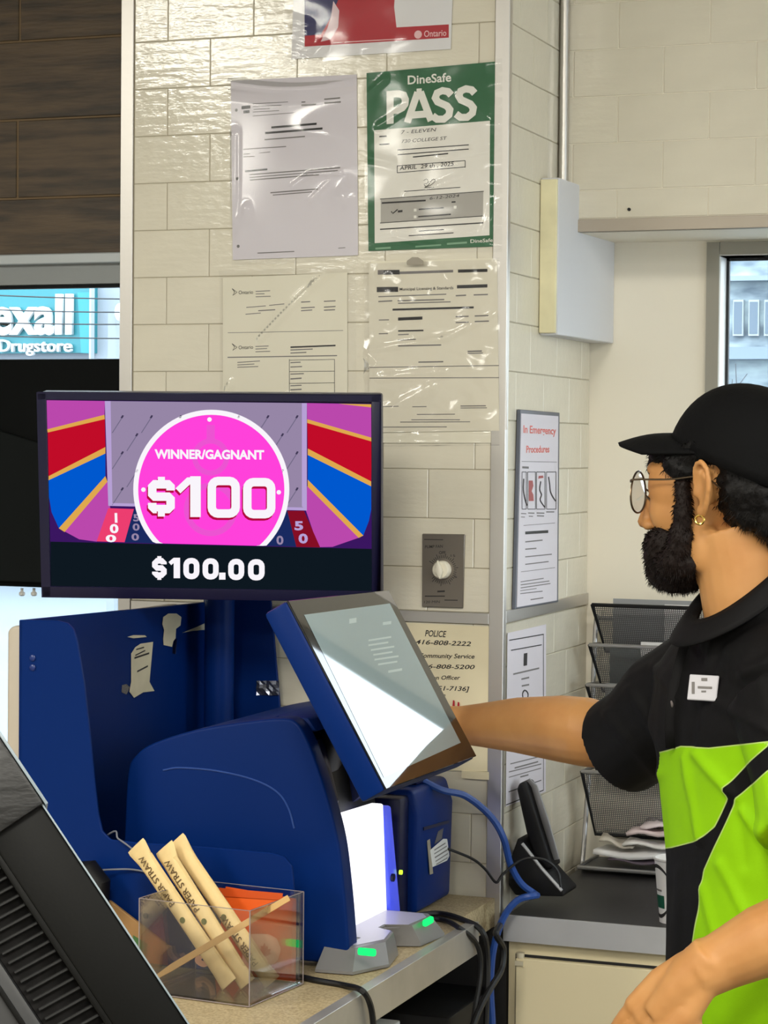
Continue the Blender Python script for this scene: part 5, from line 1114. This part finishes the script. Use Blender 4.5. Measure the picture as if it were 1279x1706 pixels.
# cap
M_cap = mat('black cap cloth', (12, 12, 13), .8, spec=.12, bump=.35, bscale=140)
cs = math.radians(-22)                                      # the cap sits tilted back
CF = (HF * math.cos(-cs) + Z * math.sin(-cs)).normalized(); CU = (Z * math.cos(-cs) - HF * math.sin(-cs)).normalized()
cc = hp(-.030, 0, .0415 - .41 * .030)
rows = []; NU = 48
for i in range(15):
    th = math.pi / 2 * i / 14; row = []
    for j in range(NU + 1):
        ph = 2 * math.pi * j / NU; r_ = math.cos(th) ** .80
        row.append(cc + CF * (.106 * math.cos(ph) * r_) + HL * (.0875 * math.sin(ph) * r_) + CU * (.098 * math.sin(th) ** .92 - .004))
    rows.append(row)
cap = MB().grid(rows).build('cap', M_cap, man, ang=180); md = cap.modifiers.new('thick', 'SOLIDIFY'); md.thickness = .003; md.offset = 1
MB().ell(cc + CU * .095, (CF, HL, CU), (.007, .007, .004), 12, 8).build('cap_button', M_cap, cap)
for j in range(6):
    ph = math.pi / 6 + j * math.pi / 3; MB().tube([cc + CF * (.1070 * math.cos(ph) * math.cos(t_) ** .8) + HL * (.0885 * math.sin(ph) * math.cos(t_) ** .8) + CU * (.0995 * math.sin(t_) ** .92 - .003) for t_ in [k * math.pi / 2 / 10 for k in range(1, 10)]], .0009, 5).build('cap_seam', M_cap, cap)
rows = []
for i in range(9):
    s = i / 8; row = []
    for j in range(25):
        t_ = j / 12 - 1; ph = t_ * math.radians(66)
        p0 = cc + CF * (.107 * math.cos(ph)) + HL * (.0885 * math.sin(ph)) + CU * -.002
        p1 = hp(.146 - .060 * t_ * t_, .076 * t_, .0555 - .012 * t_ * t_)
        row.append(p0.lerp(p1, s) + Z * (.004 * math.sin(s * math.pi) * (1 - t_ * t_)))
    rows.append(row)
br = MB().grid(rows).build('cap_brim', M_cap, man, ang=180); md = br.modifiers.new('thick', 'SOLIDIFY'); md.thickness = .004; md.offset = 0
# glasses
M_gold = mat('thin dark gold metal', (120, 104, 84), .3, .9)
M_lens = film('spectacle lens', .02, (.94, .95, .95), .05, .25)
gl = bpy.data.objects.new('glasses', None); 
rim_objs = MB()
lens = MB()
for s_ in (-1, 1):
    pts = [hp(.110 - .003 * (1 + math.cos(a) * s_), s_ * .036 + .030 * math.cos(a), -.007 + .026 * math.sin(a) - .002 * math.cos(2 * a)) for a in [2 * math.pi * k / 28 for k in range(29)]]
    rim_objs.tube(pts, .0013, 6, cap=False); lens.poly(pts[:-1])
    rim_objs.tube(bez([hp(.107, s_ * .060, .008), hp(.098, s_ * .069, .011), hp(.05, s_ * .0745, .012), hp(.005, s_ * .077, .016), hp(-.020, s_ * .080, .002)], 5), .0012, 6)
    rim_objs.tube([hp(.108, s_ * .010, -.010), hp(.100, s_ * .012, -.016)], .0015, 6)
rim_objs.tube(bez([hp(.110, -.008, -.006), hp(.113, 0, -.002), hp(.110, .008, -.006)], 4), .0013, 6)
gf = rim_objs.build('glasses', M_gold, man)
lens.build('lenses', M_lens, gf, smooth=False)
er = MB().tube([hp(.006, .0815, -.036) + (HF * math.cos(a) + Z * math.sin(a)) * .0055 for a in [k * .45 for k in range(15)]], .0016, 6).build('earring', mat('gold', (230, 190, 100), .2, 1.), man)

# shirt: trunk and sleeves as one cloth surface
sm = MB(); sm.add(*torso(.010))
sm.tube([RS + RV * .02, dep(1118, 1175, 3.06), dep(1074, 1218, 3.11), dep(1034, 1244, 3.15)], [.080, .076, .070, .069], 20)
sm.tube([LS, dep(1368, 1290, 2.65), dep(1385, 1380, 2.62)], [.085, .082, .084], 20)
sm.ell(dep(1205, 1112, 2.98), (BL, BF, Z), (.10, .075, .055)); sm.ell(dep(1318, 1112, 2.74), (BL, BF, Z), (.11, .08, .060)); sm.ell(dep(1300, 1040, 2.87), (BL, BF, Z), (.12, .065, .075)); sm.ell(dep(1262, 1085, 2.84), (BL, BF, Z), (.13, .075, .045))
sm.tube([hp(-.10, 0, -.30), hp(-.066, 0, -.225), hp(-.048, 0, -.180), hp(-.036, 0, -.146)], [.13, .102, .082, .073], 24)
shirt = sm.build('polo_shirt', M_blk, man, normals=True); remesh(shirt, .0045, 6, .5)
def segd(x, y, a, b):
    dx, dy = b[0] - a[0], b[1] - a[1]; k = np.clip(((x - a[0]) * dx + (y - a[1]) * dy) / (dx * dx + dy * dy), 0, 1); return np.hypot(x - a[0] - k * dx, y - a[1] - k * dy)
def sdpoly(x, y, P):
    ins_ = np.zeros(len(x), bool); dmin = np.full(len(x), 1e9); n = len(P)
    for i in range(n):
        a, b = P[i], P[(i + 1) % n]; dmin = np.minimum(dmin, segd(x, y, a, b))
        if a[1] != b[1]: ins_ ^= ((a[1] > y) != (b[1] > y)) & (x < (b[0] - a[0]) * (y - a[1]) / (b[1] - a[1]) + a[0])
    return np.where(ins_, dmin, -dmin)
G1 = [(1060, 1262), (1112, 1250), (1133, 1243), (1180, 1246), (1400, 1222), (1400, 1218), (1279, 1243), (1250, 1268), (1206, 1315), (1214, 1328), (1190, 1378), (1165, 1400), (1120, 1412), (1060, 1420)]
G2 = [(1225, 1330), (1279, 1283), (1420, 1180), (1420, 1760), (1150, 1760), (1152, 1570), (1162, 1520), (1172, 1450), (1190, 1410), (1212, 1362)]
FOLDS = [((1140, 1262), (1165, 1400), 7, .004), ((1158, 1255), (1225, 1330), 9, .005), ((1190, 1060), (1180, 1120), 8, .004), ((1215, 1080), (1195, 1125), 8, .004), ((1195, 1170), (1279, 1215), 9, .005), ((1160, 1180), (1150, 1240), 8, -.003), ((1010, 1190), (1095, 1290), 9, .004), ((1050, 1150), (1105, 1240), 9, .005), ((1090, 1110), (1125, 1160), 8, .004), ((1235, 1350), (1290, 1420), 9, .006), ((1200, 1440), (1260, 1560), 9, .004), ((1225, 1330), (1240, 1440), 10, -.003), ((1130, 1450), (1125, 1590), 9, .003), ((1240, 1120), (1290, 1100), 10, .005), ((1170, 1480), (1200, 1600), 9, .004)]
me = shirt.data; nv = len(me.vertices); co = np.empty(nv * 3, np.float32); no = np.empty(nv * 3, np.float32)
me.vertices.foreach_get('co', co); me.vertices.foreach_get('normal', no); co = co.reshape(-1, 3).astype(float); no = no.reshape(-1, 3).astype(float)
qq = co - np.array(CAM); zz = qq @ np.array(DV); sx = 639.5 + F * (qq @ np.array(RV)) / zz; sy = 853 - F * (qq @ np.array(UV)) / zz
lime = np.maximum(sdpoly(sx, sy, G1), sdpoly(sx, sy, G2)); lime[(no @ np.array(DV) > .35) | (sx < 1098)] = -20.
disp = np.array([.0016 * noise.noise(V(c_) * 22) for c_ in co])
for a, b, w_, am in FOLDS: disp += am * np.exp(-(segd(sx, sy, a, b) / w_) ** 2)
co += no * disp[:, None]; me.vertices.foreach_set('co', co.astype(np.float32).ravel()); me.update()
at = me.attributes.new('lime', 'FLOAT', 'POINT'); at.data.foreach_set('value', lime.astype(np.float32))
def shirtmat():
    m = bpy.data.materials.new('black and lime polo cloth'); m.use_nodes = True; N = m.node_tree.nodes; L = m.node_tree.links; b = N['Principled BSDF']
    b.inputs['Roughness'].default_value = .7; b.inputs['Specular IOR Level'].default_value = .15
    a = N.new('ShaderNodeAttribute'); a.attribute_name = 'lime'
    r = N.new('ShaderNodeValToRGB'); r.color_ramp.interpolation = 'LINEAR'
    mr = N.new('ShaderNodeMapRange'); mr.inputs['From Min'].default_value = -8; mr.inputs['From Max'].default_value = 8; L.new(a.outputs['Fac'], mr.inputs['Value']); L.new(mr.outputs[0], r.inputs[0])
    e = r.color_ramp.elements; e[0].position = .45; e[0].color = (*lin((17, 16, 17)), 1); e[1].position = .50; e[1].color = (*lin((186, 214, 120)), 1)
    for p_, c_ in ((.57, (186, 214, 120)), (.63, (148, 208, 12))): q = e.new(p_); q.color = (*lin(c_), 1)
    L.new(r.outputs[0], b.inputs['Base Color'])
    n = N.new('ShaderNodeTexNoise'); n.inputs['Scale'].default_value = 700; tc = N.new('ShaderNodeTexCoord'); L.new(tc.outputs['Object'], n.inputs['Vector']); bp = N.new('ShaderNodeBump'); bp.inputs['Strength'].default_value = .15; bp.inputs['Distance'].default_value = .001
    L.new(n.outputs['Fac'], bp.inputs['Height']); L.new(bp.outputs[0], b.inputs['Normal']); return m
me.materials.clear(); me.materials.append(shirtmat())
# collar, placket and buttons
M_col = mat('black polo cloth', (18, 17, 18), .7, spec=.15, bump=.1, bscale=500)
nc = hp(-.040, 0, 0); zc0 = dep(1200, 1036, 2.83).z
rows = []
for i in range(7):
    s = i / 6; row = []
    for j in range(41):
        q = math.radians(-146 + 292 * j / 40 + 180)            # open at the front of the chest
        fw = -math.cos(q); lt = math.sin(q)
        front = max(0, fw); rise = .125 * (1 - fw) / 2
        r_in = .068; r_out = .088 + .012 * front
        if s < .35: rr = r_in + .006 * (s / .35); zz = -.008 + rise + .012 * (s / .35)
        else: k = (s - .35) / .65; rr = r_in + .006 + (r_out - r_in - .006) * k ** .8; zz = .004 + rise - (.030 + .002 * front ** 2) * k
        row.append(V((nc.x, nc.y, zc0 + zz)) + BF * (fw * rr * .95 + .012) + BL * (lt * rr))
    rows.append(row)
col = MB().grid(rows).build('collar', M_col, man, ang=180); md = col.modifiers.new('thick', 'SOLIDIFY'); md.thickness = .003; md.offset = 1
dg = bpy.context.evaluated_depsgraph_get(); dg.update()
def onshirt(px, py, off=.001):
    o_, d_ = CAM, ray(px, py).normalized(); ok, loc, nor, _ = shirt.ray_cast(o_ - man.location * 0, d_)
    return (loc + nor * off, nor) if ok else (dep(px, py, 2.75), -DV)
try:
    pl_ = [onshirt(px, py) for px, py in ((1150, 1068), (1140, 1100), (1130, 1140), (1124, 1180), (1122, 1215), (1124, 1246))]
    rows = [[p_ - RV * .011, p_, p_ + RV * .011] for p_, _ in pl_]
    pk_ = MB().grid(rows).build('placket', M_col, man, ang=180); md = pk_.modifiers.new('thick', 'SOLIDIFY'); md.thickness = .003; md.offset = 0
    for px, py in ((1141, 1082), (1123, 1172)):
        p_, n_ = onshirt(px, py, .004); MB().lathe([(.0052, 0), (.0052, .0015), (.004, .002)], p_, n_, 14).build('button', mat('grey button', (120, 112, 110), .3), man)
except Exception as ex_: print('placket', ex_)
# name badge
p_, n_ = onshirt(1171, 1146, .0); p_ = p_ - ray(1171, 1146).normalized() * .019; n_ = (n_ * 1.5 - DV).normalized(); bx_ = UV.cross(n_).normalized(); by_ = n_.cross(bx_)
bd = MB().obox(p_, bx_, by_, bx_.cross(by_), .0205, .0155, .0015).build('name_badge', mat('white badge', (196, 194, 200), .35), man, bevel=.001, segs=1)
BD = Pl(p_ + bx_.cross(by_) * .0018, bx_.cross(by_))
lines(BD, [(1168, 1132, 1178, 1132, 5), (1162, 1145, 1186, 1146, 4), (1168, 1152, 1176, 1152, 3), (1152, 1146, 1157, 1146, 20)], ID, M_inkg, bd, .0002, name='badge_print')
# trousers and shoes
M_tr = mat('black trousers', (26, 26, 28), .8)
tb = MB(); hc = dep(1283, 1750, 2.86)
tb.add(*torso(.004, rings=[(1690, 1282, .168, .114), (1790, 1284, .175, .115), (1900, 1284, .17, .12)]))
for s_ in (-1, 1):
    h_ = V((hc.x, hc.y, 0)) + BL * (.088 * s_); tb.tube([h_ + Z * .90, h_ + Z * .80, h_ + Z * .48 + BF * .02, h_ + Z * .06], [.088, .092, .068, .052], 18)
tr_ = tb.build('trousers', M_tr, man); remesh(tr_, .012, 4)
for s_ in (-1, 1):
    h_ = V((hc.x, hc.y, 0)) + BL * (.088 * s_)
    MB().ell(h_ + BF * .06 + Z * .045, (BF, BL, Z), (.14, .048, .045), 18, 12).build('shoe', M_blkr, man)
